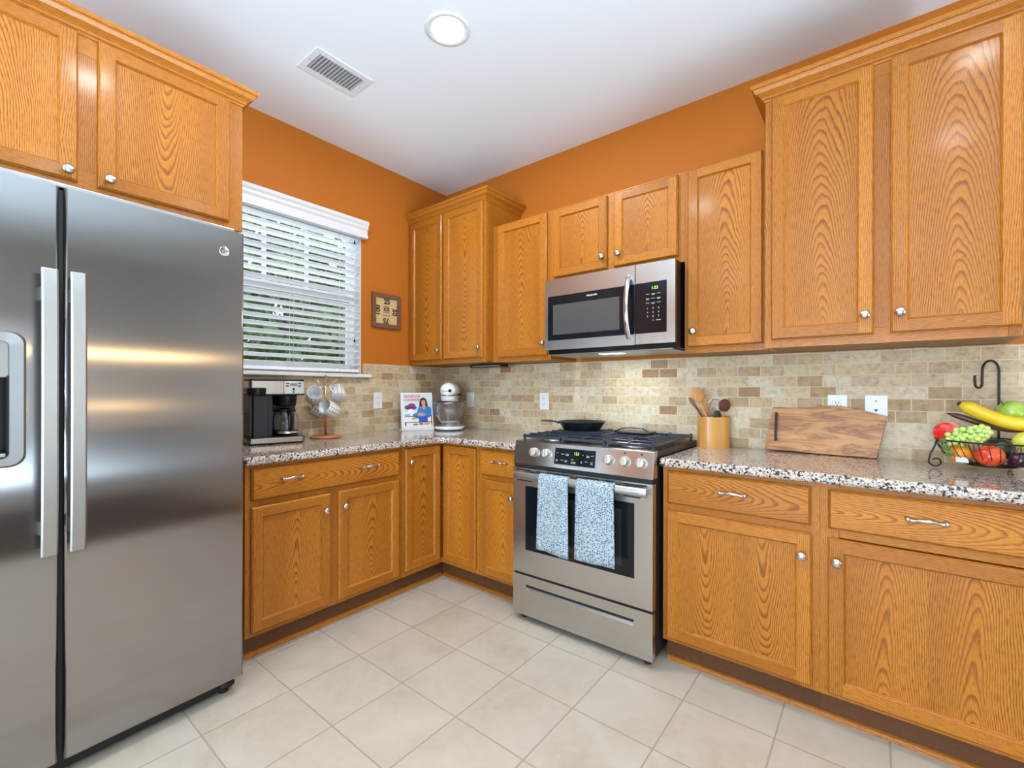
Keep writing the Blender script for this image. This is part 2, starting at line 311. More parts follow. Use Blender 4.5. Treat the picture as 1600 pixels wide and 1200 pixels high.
# ------------------------------------------------------------------ mesh helpers
class B:
    """mesh builder with metre-scaled UVs (u across the grain, v along it)"""
    def __init__(s):
        s.bm = bmesh.new(); s.uv = s.bm.loops.layers.uv.new('UVMap')
    def face(s, pts, uvs=None, mi=0, smooth=False):
        vs = [s.bm.verts.new(p) for p in pts]
        f = s.bm.faces.new(vs); f.material_index = mi; f.smooth = smooth
        if uvs:
            for l, q in zip(f.loops, uvs): l[s.uv].uv = q
        return f
    def wood(s, pts, grain, cu=None, off=0.0, v0=0.0, mi=0, flip=False):
        # grain: axis index along the grain; u is the in-plane axis across it
        n = (Vector(pts[1]) - Vector(pts[0])).cross(Vector(pts[-1]) - Vector(pts[0]))
        if n.length < 1e-12: n = (Vector(pts[2]) - Vector(pts[1])).cross(Vector(pts[-1]) - Vector(pts[1]))
        an = [abs(x) for x in n]; k = an.index(max(an))
        ax = [i for i in (0, 1, 2) if i != grain]
        if k in ax: ax.remove(k)
        a = ax[0]
        if cu is None: cu = sum(p[a] for p in pts) / len(pts)
        uvs = [((p[a] - cu) + off, (p[grain] if not flip else -p[grain]) + v0) for p in pts]
        return s.face(pts, uvs, mi)
    def box(s, x0, x1, y0, y1, z0, z1, grain=2, fig=False, mi=0):
        off = 0.0 if fig else random.choice((-1, 1)) * random.uniform(0.16, 0.5)
        v0 = random.uniform(2, 12)
        P = [(x0, y0, z0), (x1, y0, z0), (x1, y1, z0), (x0, y1, z0), (x0, y0, z1), (x1, y0, z1), (x1, y1, z1), (x0, y1, z1)]
        vs = [s.bm.verts.new(p) for p in P]
        for idx in ((0, 1, 5, 4), (1, 2, 6, 5), (2, 3, 7, 6), (3, 0, 4, 7), (4, 5, 6, 7), (3, 2, 1, 0)):
            f = s.bm.faces.new([vs[i] for i in idx]); f.material_index = mi
            pts = [P[i] for i in idx]
            n = (Vector(pts[1]) - Vector(pts[0])).cross(Vector(pts[2]) - Vector(pts[0])); an = [abs(x) for x in n]; k = an.index(max(an))
            ax = [i for i in (0, 1, 2) if i != grain and i != k]; a = ax[0]; c_ = ((x0 + x1) / 2, (y0 + y1) / 2, (z0 + z1) / 2)[a]
            g = grain if k != grain else [i for i in (0, 1, 2) if i != k and i != a][0]
            for l, p in zip(f.loops, pts): l[s.uv].uv = (p[a] - c_ + off, p[g] + v0)
    def tube(s, pts, r, seg=10, mi=0, closed=False, caps=True, flat=None):
        pts = [Vector(p) for p in pts]; n = len(pts)
        rr = r if isinstance(r, (list, tuple)) else [r] * n
        rings = []; up = None
        for i, p in enumerate(pts):
            if closed: d = pts[(i + 1) % n] - pts[i - 1]
            else: d = pts[min(i + 1, n - 1)] - pts[max(i - 1, 0)]
            d.normalize()
            if up is None:
                up = d.orthogonal().normalized() if flat is None else (Vector(flat) - d * Vector(flat).dot(d)).normalized()
            else:
                up = (up - d * up.dot(d)); up = up.normalized() if up.length > 1e-6 else d.orthogonal().normalized()
            sd = d.cross(up)
            rx, ry = (rr[i], rr[i]) if not isinstance(rr[i], tuple) else rr[i]
            rings.append([s.bm.verts.new(p + up * (math.cos(2 * PI * k / seg) * rx) + sd * (math.sin(2 * PI * k / seg) * ry)) for k in range(seg)])
        L_ = 0
        m = n if closed else n - 1
        for i in range(m):
            a, b = rings[i], rings[(i + 1) % n]
            for k in range(seg):
                f = s.bm.faces.new((a[k], a[(k + 1) % seg], b[(k + 1) % seg], b[k])); f.smooth = True; f.material_index = mi
                r0 = 0.01
                for l, q in zip(f.loops, ((k, i), (k + 1, i), (k + 1, i + 1), (k, i + 1))): l[s.uv].uv = (q[0] * r0, q[1] * 0.02)
        if caps and not closed:
            for rg, fl in ((rings[0], True), (rings[-1], False)):
                f = s.bm.faces.new(rg[::-1] if fl else rg); f.material_index = mi
    def lathe(s, prof, seg=32, mat=None, mi=0, smooth=True, sx=1.0, sy=1.0, mis=None):
        """profile of (r, z) turned about z; mat places it"""
        mat = mat or Matrix.Identity(4)
        rings = []
        for r, z in prof:
            if r < 1e-6: rings.append([s.bm.verts.new(mat @ Vector((0, 0, z)))])
            else: rings.append([s.bm.verts.new(mat @ Vector((r * sx * math.cos(2 * PI * k / seg), r * sy * math.sin(2 * PI * k / seg), z))) for k in range(seg)])
        acc = 0.0
        for i in range(len(prof) - 1):
            a, b = rings[i], rings[i + 1]
            dl = math.hypot(prof[i + 1][0] - prof[i][0], prof[i + 1][1] - prof[i][1])
            rm = max(r for r, z in prof)
            for k in range(seg):
                k2 = (k + 1) % seg
                if len(a) == 1 and len(b) == 1: continue
                if len(a) == 1: vs = (a[0], b[k2], b[k]); q = ((k, acc), (k + 1, acc + dl), (k, acc + dl))
                elif len(b) == 1: vs = (a[k], a[k2], b[0]); q = ((k, acc), (k + 1, acc), (k, acc + dl))
                else: vs = (a[k], a[k2], b[k2], b[k]); q = ((k, acc), (k + 1, acc), (k + 1, acc + dl), (k, acc + dl))
                f = s.bm.faces.new(vs); f.smooth = smooth; f.material_index = mis[i] if mis else mi
                for l, (kk, vv) in zip(f.loops, q): l[s.uv].uv = (kk / seg * 2 * PI * rm, vv)
            acc += dl
    def prism(s, poly, z0, z1, mi=0, mat=None, grain=None, mside=None):
        """poly list of (x,y) extruded in z"""
        mat = mat or Matrix.Identity(4)
        lo = [s.bm.verts.new(mat @ Vector((x, y, z0))) for x, y in poly]; hi = [s.bm.verts.new(mat @ Vector((x, y, z1))) for x, y in poly]
        n = len(poly); fs = [(s.bm.faces.new(hi), mi), (s.bm.faces.new(lo[::-1]), mi)]
        for f, m_ in fs:
            f.material_index = m_
            src = poly if f is fs[0][0] else poly[::-1]
            for l, q in zip(f.loops, src): l[s.uv].uv = q
        acc = 0
        for i in range(n):
            j = (i + 1) % n
            f = s.bm.faces.new((lo[i], lo[j], hi[j], hi[i])); f.material_index = mi if mside is None else mside
            d = math.dist(poly[i], poly[j])
            for l, q in zip(f.loops, ((acc, z0), (acc + d, z0), (acc + d, z1), (acc, z1))): l[s.uv].uv = q
            acc += d
    def sphere(s, c, r, seg=24, rings=14, mi=0, sc=(1, 1, 1), rot=None):
        m = Matrix.Translation(c) @ (rot.to_4x4() if rot else Matrix.Identity(4)) @ Matrix.Diagonal((*sc, 1))
        s.lathe([(max(0, r * math.sin(PI * i / rings)), -r * math.cos(PI * i / rings)) for i in range(rings + 1)], seg, m, mi)

def obj(name, b, mats, parent=None, bevel=0.0, seg=2, loc=None, rot=None, kind=None, auto=True):
    me = bpy.data.meshes.new(name)
    bmesh.ops.recalc_face_normals(b.bm, faces=b.bm.faces)
    b.bm.to_mesh(me); b.bm.free()
    for m in (mats if isinstance(mats, (list, tuple)) else [mats]): me.materials.append(m)
    o = bpy.data.objects.new(name, me); C.objects.link(o)
    if parent is not None: o.parent = parent
    if loc is not None: o.location = loc
    if rot is not None: o.rotation_euler = rot
    if bevel > 0:
        md = o.modifiers.new('bevel', 'BEVEL'); md.width = bevel; md.segments = seg; md.limit_method = 'ANGLE'; md.angle_limit = R(40)
    if kind: o['kind'] = kind
    return o
def thing(name, label, cat, loc=(0, 0, 0), rotz=0.0, group=None):
    o = bpy.data.objects.new(name, None); C.objects.link(o); o.location = loc; o.rotation_euler = (0, 0, rotz)
    o.empty_display_size = 0.1
    o['label'] = label; o['category'] = cat
    if group: o['group'] = group
    return o
def tag(o, label, cat, group=None):
    o['label'] = label; o['category'] = cat
    if group: o['group'] = group
    return o
def simple_box(name, d, mat, parent=None, bevel=0.0, kind=None, grain=2, **k):
    b = B(); b.box(*d, grain=grain); return obj(name, b, mat, parent, bevel, kind=kind, **k)
def text(name, s, size, mat, parent, loc, rot, extrude=0.0004, ax='CENTER', bold=0.0):
    cu = bpy.data.curves.new(name, 'FONT'); cu.body = s; cu.size = size; cu.align_x = ax; cu.align_y = 'CENTER'; cu.extrude = extrude; cu.offset = bold
    o = bpy.data.objects.new(name + '_src', cu); C.objects.link(o)
    dg = bpy.context.evaluated_depsgraph_get(); me = bpy.data.meshes.new_from_object(o.evaluated_get(dg))
    bpy.data.objects.remove(o); me.materials.clear(); me.materials.append(mat)
    q = bpy.data.objects.new(name, me); C.objects.link(q); q.parent = parent; q.location = loc; q.rotation_euler = rot
    return q
def merge(objs, name, parent):
    """join several little meshes of one part (print, letters) into one mesh"""
    bm = bmesh.new(); mats = []
    for o in objs:
        me = o.data.copy(); me.transform(Matrix.LocRotScale(o.location, o.rotation_euler, o.scale))
        base = len(mats); mats += list(me.materials)
        for p in me.polygons: p.material_index += base
        bm.from_mesh(me); bpy.data.objects.remove(o)
    me = bpy.data.meshes.new(name); bm.to_mesh(me); bm.free()
    for m in mats: me.materials.append(m)
    q = bpy.data.objects.new(name, me); C.objects.link(q); q.parent = parent; return q

# ------------------------------------------------------------------ room shell
XR, YF = 6.0, -6.0
simple_box('floor', (-0.15, XR + 0.15, YF - 0.15, 0.15, -0.1, 0.0), FLOOR, kind='structure')
simple_box('ceiling', (-0.15, XR + 0.15, YF - 0.15, 0.15, H, H + 0.1), CEIL, kind='structure')
b = B(); b.box(-0.15, 3.45, 0.0, 0.15, 0, H); b.box(3.45, XR + 0.15, 0.0, 0.15, 0, H, mi=1); obj('wall_back', b, [WALL, CREAM], kind='structure')
WY0, WY1, WZ0, WZ1 = -1.71, -0.806, 1.315, 2.31
b = B()
b.box(-0.15, 0, YF, WY0, 0, H); b.box(-0.15, 0, WY1, 0, 0, H); b.box(-0.15, 0, WY0, WY1, 0, WZ0); b.box(-0.15, 0, WY0, WY1, WZ1, H)
obj('wall_left', b, WALL, kind='structure')
b = B()
b.box(XR, XR + 0.15, YF, -3.8, 0, H); b.box(XR, XR + 0.15, -1.6, 0, 0, H); b.box(XR, XR + 0.15, -3.8, -1.6, 0, 0.15); b.box(XR, XR + 0.15, -3.8, -1.6, 1.95, H)
obj('wall_right', b, CREAM, kind='structure')
b = B()
b.box(0, 1.3, YF - 0.15, YF, 0, H); b.box(3.9, XR, YF - 0.15, YF, 0, H); b.box(1.3, 3.9, YF - 0.15, YF, 2.2, H); b.box(1.3, 3.9, YF - 0.15, YF, 0, 0.05)
obj('wall_front', b, CREAM, kind='structure')

# tiled splashback, laid 8 mm proud of the walls
def uvplane(b, pts, uvs): b.face(pts, uvs)
ZB, ZC = 1.394, 0.914
b = B()
T = 0.008
def sb_box(b, ax, a0, a1, z0, z1):
    # ax 'x': on the back wall, ax 'y': on the left wall
    if ax == 'x':
        P = lambda a, d, z: (a, -d, z)
    else:
        P = lambda a, d, z: (d, a, z)
    sh = 0.0 if ax == 'x' else 0.03
    def q(c, dirs): b.face([P(*p) for p in c], [(p[0] + 5 + sh, p[2] - 0.914 + 0.053 * 20 + 0.001) if dirs == 0 else (p[0] + p[1] + 5, p[2] + p[1]) for p in c])
    q([(a0, T, z0), (a1, T, z0), (a1, T, z1), (a0, T, z1)], 0)
    q([(a0, 0, z1), (a1, 0, z1), (a1, T, z1), (a0, T, z1)], 1)
    q([(a0, 0, z0), (a0, T, z0), (a0, T, z1), (a0, 0, z1)], 1)
    q([(a1, 0, z0), (a1, T, z0), (a1, T, z1), (a1, 0, z1)], 1)
sb_box(b, 'x', T, 3.30, ZC - 0.02, ZB)
obj('trim_1', b, TRAV, kind='structure')
b = B()
sb_box(b, 'y', WY1 + 0.015, -T * 0, ZC - 0.02, ZB - 0.002)
sb_box(b, 'y', -1.80, WY1 + 0.015, ZC - 0.02, WZ0 - 0.022)
obj('trim_2', b, TRAV, kind='structure')

# ------------------------------------------------------------------ window
win = bpy.data.objects.new('window_1', None); C.objects.link(win); win['kind'] = 'structure'
b = B(); f = 0.04
xs = (-0.13, -0.075)
b.box(*xs, WY0, WY0 + f, WZ0, WZ1); b.box(*xs, WY1 - f, WY1, WZ0, WZ1)
b.box(*xs, WY0 + f, WY1 - f, WZ0, WZ0 + f + 0.01); b.box(*xs, WY0 + f, WY1 - f, WZ1 - f, WZ1)
b.box(-0.12, -0.07, WY0 + f, WY1 - f, 1.815, 1.865)
obj('window_frame', b, WHITET, win, 0.003)
b = B()
for y in (-1.144, -1.409): b.box(-0.105, -0.09, y - 0.011, y + 0.011, 1.865, WZ1 - f)
b.box(-0.105, -0.09, WY0 + f, WY1 - f, 2.07, 2.09)
obj('muntins', b, WHITET, win)
b = B(); b.box(-0.101, -0.097, WY0 + f, WY1 - f, WZ0 + f, WZ1 - f); obj('pane', b, PANE, win)
b = B()  # white reveal of the opening
e = 0.004
b.box(-0.149, 0.001, WY1 - e, WY1 + 0.0, WZ0, WZ1); b.box(-0.149, 0.001, WY0, WY0 + e, WZ0, WZ1); b.box(-0.149, 0.001, WY0, WY1, WZ1 - e, WZ1)
obj('window_reveal', b, WHITET, win)
b = B(); b.box(-0.13, 0.045, WY0 - 0.05, -0.745, WZ0 - 0.022, WZ0 + 0.002); obj('window_sill', b, WHITET, win, 0.006, 3)

# ------------------------------------------------------------------ cabinets
def knob_mesh():
    b = B()
    b.lathe([(0.0, 0), (0.0085, 0), (0.0075, 0.003), (0.0055, 0.008), (0.0065, 0.012), (0.0145, 0.016), (0.0168, 0.020), (0.0160, 0.024), (0.011, 0.0275), (0.0, 0.029)], 24, Matrix.Rotation(R(90), 4, 'X'))
    return b
def add_knob(parent, x, y, z):
    return obj('knob', knob_mesh(), NICKEL, parent, loc=(x, y, z))
def add_pull(parent, x, y, z, wd=0.105):
    b = B(); h = wd / 2 - 0.006
    pts = []; rr = []
    for i in range(21):
        t_ = -1 + 2 * i / 20
        pts.append((t_ * h, -0.020 - 0.006 * (1 - t_ * t_), 0.002 * math.cos(t_ * PI)))
        a = abs(t_); rr.append(0.0062 - 0.0022 * math.exp(-((a - 0.62) / 0.2) ** 2) + (0.002 if a > 0.9 else 0) + 0.0012 * math.exp(-(a / 0.25) ** 2))
    b.tube(pts, rr, 12)
    for s_ in (-1, 1):
        b.lathe([(0.0, 0), (0.0085, 0), (0.0075, 0.003), (0.005, 0.008), (0.006, 0.018), (0.0078, 0.022), (0.006, 0.027), (0, 0.029)], 16, Matrix.Translation((s_ * h, 0, 0)) @ Matrix.Rotation(R(90), 4, 'X'))
    return obj('pull_handle', b, NICKEL, parent, loc=(x, y, z))
def door_mesh(x0, x1, z0, z1, yb, t=0.020, sw=0.046, cols=1, flip=False):
    """framed cabinet door: routed outer edge, stiles, rails, recessed flat panel"""
    b = B(); c = 0.006; yf = yb - t; ym = yb - t + 0.007; yp = yb - t + 0.010; ib = 0.007
    vo = lambda: random.uniform(2, 12)
    so = lambda: random.choice((-1, 1)) * random.uniform(0.17, 0.45)
    def ringq(r0, ya, r1, yb_, grainwise=True):
        (a0, a1, c0, c1), (d0, d1, e0, e1) = r0, r1
        o1, v1 = so(), vo()
        b.wood([(a0, ya, c0), (d0, yb_, e0), (d0, yb_, e1), (a0, ya, c1)], 2, off=o1, v0=v1)
        b.wood([(a1, ya, c0), (d1, yb_, e0), (d1, yb_, e1), (a1, ya, c1)], 2, off=o1, v0=v1)
        b.wood([(a0, ya, c0), (d0, yb_, e0), (d1, yb_, e0), (a1, ya, c0)], 0, off=o1, v0=v1)
        b.wood([(a0, ya, c1), (d0, yb_, e1), (d1, yb_, e1), (a1, ya, c1)], 0, off=o1, v0=v1)
    O = (x0, x1, z0, z1); I = (x0 + c, x1 - c, z0 + c, z1 - c)
    ringq(O, yb, O, ym); ringq(O, ym, I, yf)
    X0, X1, Z0, Z1 = x0 + sw, x1 - sw, z0 + sw, z1 - sw
    for a0, a1 in ((I[0], X0), (X1, I[1])):
        b.wood([(a0, yf, I[2]), (a1, yf, I[2]), (a1, yf, I[3]), (a0, yf, I[3])], 2, off=so(), v0=vo())
    for c0, c1 in ((I[2], Z0), (Z1, I[3])):
        b.wood([(X0, yf, c0), (X1, yf, c0), (X1, yf, c1), (X0, yf, c1)], 0, off=so(), v0=vo())
    P = (X0, X1, Z0, Z1); Q = (X0 + ib, X1 - ib, Z0 + ib, Z1 - ib)
    ringq(P, yf, Q, yp)
    v0 = random.uniform(0.0, 0.12) + 2.2 * random.randint(0, 5); wd = (Q[1] - Q[0]) / cols
    if flip: v0 = v0 + z1 + random.uniform(0.0, 0.12) 
    else: v0 = v0 - z0
    sk = random.uniform(-0.02, 0.02) if cols == 1 else 0
    for k in range(cols):
        a0 = Q[0] + k * wd; a1 = a0 + wd
        b.wood([(a0, yp, Q[2]), (a1, yp, Q[2]), (a1, yp, Q[3]), (a0, yp, Q[3])], 2, off=sk, v0=v0, flip=flip)
    b.wood([(x0, yb, z0), (x1, yb, z0), (x1, yb, z1), (x0, yb, z1)], 2, off=so())
    return b
def add_door(par, x0, x1, z0, z1, yb, knob=None, cols=1, flip=False, **k):
    d = obj('door', door_mesh(x0, x1, z0, z1, yb, cols=cols, flip=flip, **k), OAK, par)
    if knob: add_knob(d, knob[0], yb - 0.020, knob[1])
    return d
def add_drawer(par, x0, x1, z0, z1, yb, pulls=()):
    b = B(); c = 0.008; yf = yb - 0.020; ym = yb - 0.011
    v1 = random.uniform(0.0, 0.2) + 2.2 * random.randint(0, 4) - x0; off = random.uniform(-0.012, 0.012); cu = (z0 + z1) / 2
    W = lambda pts: b.wood(pts, 0, cu=None if False else cu, off=off, v0=v1)
    b.wood([(x0, yb, z0), (x0, ym, z0), (x0, ym, z1), (x0, yb, z1)], 2, off=.2); b.wood([(x1, yb, z0), (x1, ym, z0), (x1, ym, z1), (x1, yb, z1)], 2, off=.2)
    b.wood([(x0, yb, z0), (x0, ym, z0), (x1, ym, z0), (x1, yb, z0)], 0, off=.2); b.wood([(x0, yb, z1), (x0, ym, z1), (x1, ym, z1), (x1, yb, z1)], 0, off=.2)
    i = (x0 + c, x1 - c, z0 + c, z1 - c)
    b.wood([(x0, ym, z0), (i[0], yf, i[2]), (i[0], yf, i[3]), (x0, ym, z1)], 2, off=.3); b.wood([(x1, ym, z0), (i[1], yf, i[2]), (i[1], yf, i[3]), (x1, ym, z1)], 2, off=.3)
    b.wood([(x0, ym, z0), (i[0], yf, i[2]), (i[1], yf, i[2]), (x1, ym, z0)], 0, off=.3); b.wood([(x0, ym, z1), (i[0], yf, i[3]), (i[1], yf, i[3]), (x1, ym, z1)], 0, off=.3)
    W([(i[0], yf, i[2]), (i[1], yf, i[2]), (i[1], yf, i[3]), (i[0], yf, i[3])])
    b.wood([(x0, yb, z0), (x1, yb, z0), (x1, yb, z1), (x0, yb, z1)], 0, off=.3)
    d = obj('drawer', b, OAK, par)
    for px, pz in pulls: add_pull(d, px, yf, pz)
    return d
def cab_body(par, x0, x1, z0, z1, yf, yb=-0.002, gx=(), gz=(), under=True, st=0.058, name='cabinet_body'):
    """carcass with face frame: stiles at the ends and at gx, rails top, bottom and at gz"""
    b = B(); t = 0.019
    b.box(x0, x1, yf + t, yb, z0 + 0.006, z1, 2, mi=0)
    b.box(x0, x0 + st, yf, yf + t, z0, z1); b.box(x1 - st, x1, yf, yf + t, z0, z1)
    for g in gx: b.box(g[0], g[1], yf, yf + t, z0 + st, z1 - st)
    b.box(x0 + st, x1 - st, yf, yf + t, z0, z0 + st, 0); b.box(x0 + st, x1 - st, yf, yf + t, z1 - st, z1, 0)
    for g in gz: b.box(x0 + st, x1 - st, yf, yf + t, g[0], g[1], 0)
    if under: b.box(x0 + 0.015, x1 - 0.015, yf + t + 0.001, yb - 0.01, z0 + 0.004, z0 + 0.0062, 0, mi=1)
    return obj(name, b, [OAK, INTERIOR], par, 0.0008, 1)
def crown(par, x0, x1, yf, z, left=True, right=True, yb=-0.002, pj=0.050, hh=0.056):
    """profiled crown moulding mitred round the cabinet top; profile (projection, height)"""
    prof = [(0.000, -0.012), (0.004, -0.012), (0.006, -0.004), (0.012, 0.0), (0.013, 0.006), (0.022, 0.014), (0.034, 0.022), (0.040, 0.034), (0.041, 0.038), (0.047, 0.041), (pj, 0.046), (pj, hh), (0.0, hh)]
    b = B(); off = random.uniform(.2, .4)
    corners = []
    if left: corners.append((x0, yb, -1, 0))
    corners.append((x0, yf, -1 if left else 0, -1))
    corners.append((x1, yf, 1 if right else 0, -1))
    if right: corners.append((x1, yb, 1, 0))
    rings = []
    for cx, cy, dx, dy in corners:
        rings.append([(cx + dx * p, cy + dy * p, z + h) for p, h in prof])
    acc = 0
    for i in range(len(rings) - 1):
        a, c = rings[i], rings[i + 1]; alongx = abs(a[0][0] - c[0][0]) > abs(a[0][1] - c[0][1])
        pl = 0
        for k in range(len(prof) - 1):
            dl = math.dist(prof[k], prof[k + 1]); g = 0 if alongx else 1
            b.face([a[k], c[k], c[k + 1], a[k + 1]], [(pl + off, a[k][g] + 3), (pl + off, c[k][g] + 3), (pl + dl + off, c[k + 1][g] + 3), (pl + dl + off, a[k + 1][g] + 3)])
            pl += dl
    for rg in (rings[0], rings[-1]): b.face(rg, [(p[0] + .3, p[2]) for p in rg])
    return obj('crown_molding', b, OAK, par)

UD = -0.305   # frame face of the shallow wall cabinets
UP = -0.380   # frame face of the deep wall cabinets
ZT1, ZT2 = 2.470, 2.300
# corner tall wall cabinet
t = thing('wall_cabinet', 'tall two-door oak wall cabinet with crown molding in the corner beside the window wall', 'cabinet', (0, 0, 0), group=None)
cab_body(t, 0.002, 0.776, ZB, ZT1, UP, gx=[(0.362, 0.398)])
add_door(t, 0.024, 0.368, ZB + 0.032, ZT1 - 0.012, UP, (0.344, 1.492), flip=True); add_door(t, 0.392, 0.756, ZB + 0.032, ZT1 - 0.012, UP, (0.732, 1.492), flip=True)
crown(t, 0.002, 0.776, UP, ZT1, left=False)
# narrow one
t = thing('wall_cabinet', 'narrow single-door oak wall cabinet left of the microwave', 'cabinet')
cab_body(t, 0.7765, 1.2365, ZB, ZT2, UD)
add_door(t, 0.826, 1.214, ZB + 0.030, ZT2 - 0.012, UD, (1.193, 1.498))
# above microwave
t = thing('wall_cabinet', 'short two-door oak wall cabinet directly above the microwave', 'cabinet')
cab_body(t, 1.2365, 2.029, 1.852, ZT2, UD, gx=[(1.612, 1.652)])
add_door(t, 1.262, 1.612, 1.884, ZT2 - 0.012, UD, (1.587, 1.950)); add_door(t, 1.654, 1.999, 1.884, ZT2 - 0.012, UD, (1.684, 1.950))
# right of microwave
t = thing('wall_cabinet', 'narrow single-door oak wall cabinet right of the microwave', 'cabinet')
cab_body(t, 2.029, 2.3935, ZB, ZT2, UD)
add_door(t, 2.046, 2.374, ZB + 0.030, ZT2 - 0.008, UD, (2.076, 1.498))
# big right one
t = thing('wall_cabinet', 'large tall two-door oak wall cabinet with crown molding above the cutting board', 'cabinet')
cab_body(t, 2.394, 3.172, ZB, ZT1, UP, gx=[(2.757, 2.815)])
add_door(t, 2.418, 2.762, ZB + 0.034, ZT1 - 0.010, UP, (2.735, 1.502)); add_door(t, 2.811, 3.144, ZB + 0.034, ZT1 - 0.010, UP, (2.838, 1.502))
crown(t, 2.394, 3.172, UP, ZT1)

# left wall: local x runs along world +y, local -y faces the room
RL = R(90)
t = thing('wall_cabinet', 'two-door oak wall cabinet with crown molding over the refrigerator', 'cabinet', (0, -2.80, 0), RL)
cab_body(t, 0.0, 1.003, 1.903, 2.462, -0.600, gx=[(0.46, 0.53)], st=0.075)
add_door(t, 0.04, 0.470, 1.93, 2.452, -0.600, (0.442, 1.958)); add_door(t, 0.522, 0.948, 1.93, 2.452, -0.600, (0.552, 1.962), flip=True)
crown(t, 0.0, 1.003, -0.600, 2.462, left=False)

# base cabinets
BF, ZK, ZBT = -0.610, 0.108, 0.874
def base_body(par, x0, x1, gx=(), gz=(), sides=True):
    cab_body(par, x0, x1, ZK, ZBT, BF, gx=gx, gz=gz, under=False)
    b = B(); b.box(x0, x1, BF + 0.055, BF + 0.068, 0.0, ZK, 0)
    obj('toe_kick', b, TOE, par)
t = thing('base_cabinet', 'wide oak base cabinet with one long two-handled drawer and two doors beside the refrigerator', 'cabinet', (0, -1.788, 0), RL)
base_body(t, 0.0, 0.848, gx=[(0.39, 0.45)], gz=[(0.685, 0.72)])
add_drawer(t, 0.022, 0.825, 0.716, 0.860, BF, [(0.197, 0.800), (0.622, 0.798)])
add_door(t, 0.022, 0.398, 0.130, 0.688, BF, (0.368, 0.608)); add_door(t, 0.444, 0.825, 0.130, 0.690, BF, (0.472, 0.610))
# corner unit
t = thing('base_cabinet', 'oak corner base cabinet with two narrow doors meeting at right angles under the worktop', 'cabinet')
b = B()
b.box(0.002, 0.59, -0.938, -0.002, ZK, ZBT); b.box(0.59, 0.930, -0.59, -0.002, ZK, ZBT)
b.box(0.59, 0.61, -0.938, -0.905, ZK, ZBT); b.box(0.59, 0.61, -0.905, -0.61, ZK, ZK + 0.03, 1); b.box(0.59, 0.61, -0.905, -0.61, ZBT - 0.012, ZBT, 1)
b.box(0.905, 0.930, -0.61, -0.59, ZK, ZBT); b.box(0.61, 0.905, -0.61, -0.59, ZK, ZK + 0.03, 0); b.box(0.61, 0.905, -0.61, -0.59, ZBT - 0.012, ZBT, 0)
obj('cabinet_body', b, OAK, t, 0.0008, 1)
d = obj('door', door_mesh(0.022, 0.296, 0.138, 0.860, 0.0), OAK, t, loc=(0.61, -0.938, 0), rot=(0, 0, RL)); add_knob(d, 0.053, -0.020, 0.783)
obj('door', door_mesh(0.634, 0.912, 0.138, 0.860, BF), OAK, t)
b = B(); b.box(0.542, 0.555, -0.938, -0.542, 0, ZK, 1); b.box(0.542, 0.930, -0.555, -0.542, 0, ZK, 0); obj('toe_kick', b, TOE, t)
# narrow drawer base
t = thing('base_cabinet', 'narrow oak base cabinet with one drawer and one door left of the range', 'cabinet')
base_body(t, 0.932, 1.258, gz=[(0.685, 0.72)])
add_drawer(t, 0.954, 1.238, 0.712, 0.860, BF, [(1.108, 0.797)])
add_door(t, 0.956, 1.238, 0.130, 0.686, BF, (1.195, 0.606))
t = thing('base_cabinet', 'oak base cabinet with one drawer and one wide door right of the range', 'cabinet')
base_body(t, 2.033, 2.609, gz=[(0.685, 0.72)])
add_drawer(t, 2.056, 2.583, 0.716, 0.858, BF, [(2.322, 0.797)])
add_door(t, 2.054, 2.586, 0.127, 0.687, BF, (2.556, 0.603), cols=2, flip=True)
t = thing('base_cabinet', 'oak base cabinet below the fruit basket with one drawer and one wide door', 'cabinet')
base_body(t, 2.609, 3.20, gz=[(0.685, 0.72)])
add_drawer(t, 2.635, 3.165, 0.716, 0.856, BF, [(2.896, 0.792)])
add_door(t, 2.634, 3.166, 0.125, 0.682, BF, (2.661, 0.603), cols=2)

# shoe moulding
def quarter(b, p0, p1, inward, r=0.016):
    p0, p1, n = Vector(p0), Vector(p1), Vector(inward)
    for k in range(4):
        a0, a1 = k * PI / 8, (k + 1) * PI / 8
        o0 = n * (r * math.cos(a0)) + Vector((0, 0, r * math.sin(a0) * 1.15)); o1 = n * (r * math.cos(a1)) + Vector((0, 0, r * math.sin(a1) * 1.15))
        g = 1 if abs((p1 - p0).y) > abs((p1 - p0).x) else 0
        b.face([p0 + o0, p1 + o0, p1 + o1, p0 + o1], [(.3 + k * .006, p0[g]), (.3 + k * .006, p1[g]), (.306 + k * .006, p1[g]), (.306 + k * .006, p0[g])])
b = B(); quarter(b, (0.555, -1.788, 0), (0.555, -0.571, 0), (1, 0, 0)); quarter(b, (0.571, -0.555, 0), (1.262, -0.555, 0), (0, -1, 0)); obj('trim_3', b, OAK, kind='structure')
b = B(); quarter(b, (2.036, -0.555, 0), (3.25, -0.555, 0), (0, -1, 0)); obj('trim_4', b, OAK, kind='structure')

# worktops
def worktop(name, poly, label):
    b = B(); b.prism(poly, 0.876, 0.914)
    o = obj(name, b, GRAN, None, 0.012, 4); tag(o, label, 'countertop'); return o
arc = [(0.645 + 0.06 - 0.06 * math.cos(a), -0.645 - 0.06 + 0.06 * math.sin(a)) for a in [i * PI / 16 for i in range(9)]]
worktop('granite_worktop', [(0.009, -1.80), (0.645, -1.80)] + arc + [(1.261, -0.645), (1.261, -0.009), (0.009, -0.009)], 'L-shaped speckled granite worktop in the corner carrying the coffee maker and mixer')
worktop('granite_worktop', [(2.026, -0.645), (3.215, -0.645), (3.215, -0.009), (2.026, -0.009)], 'straight speckled granite worktop right of the range carrying the cutting board')

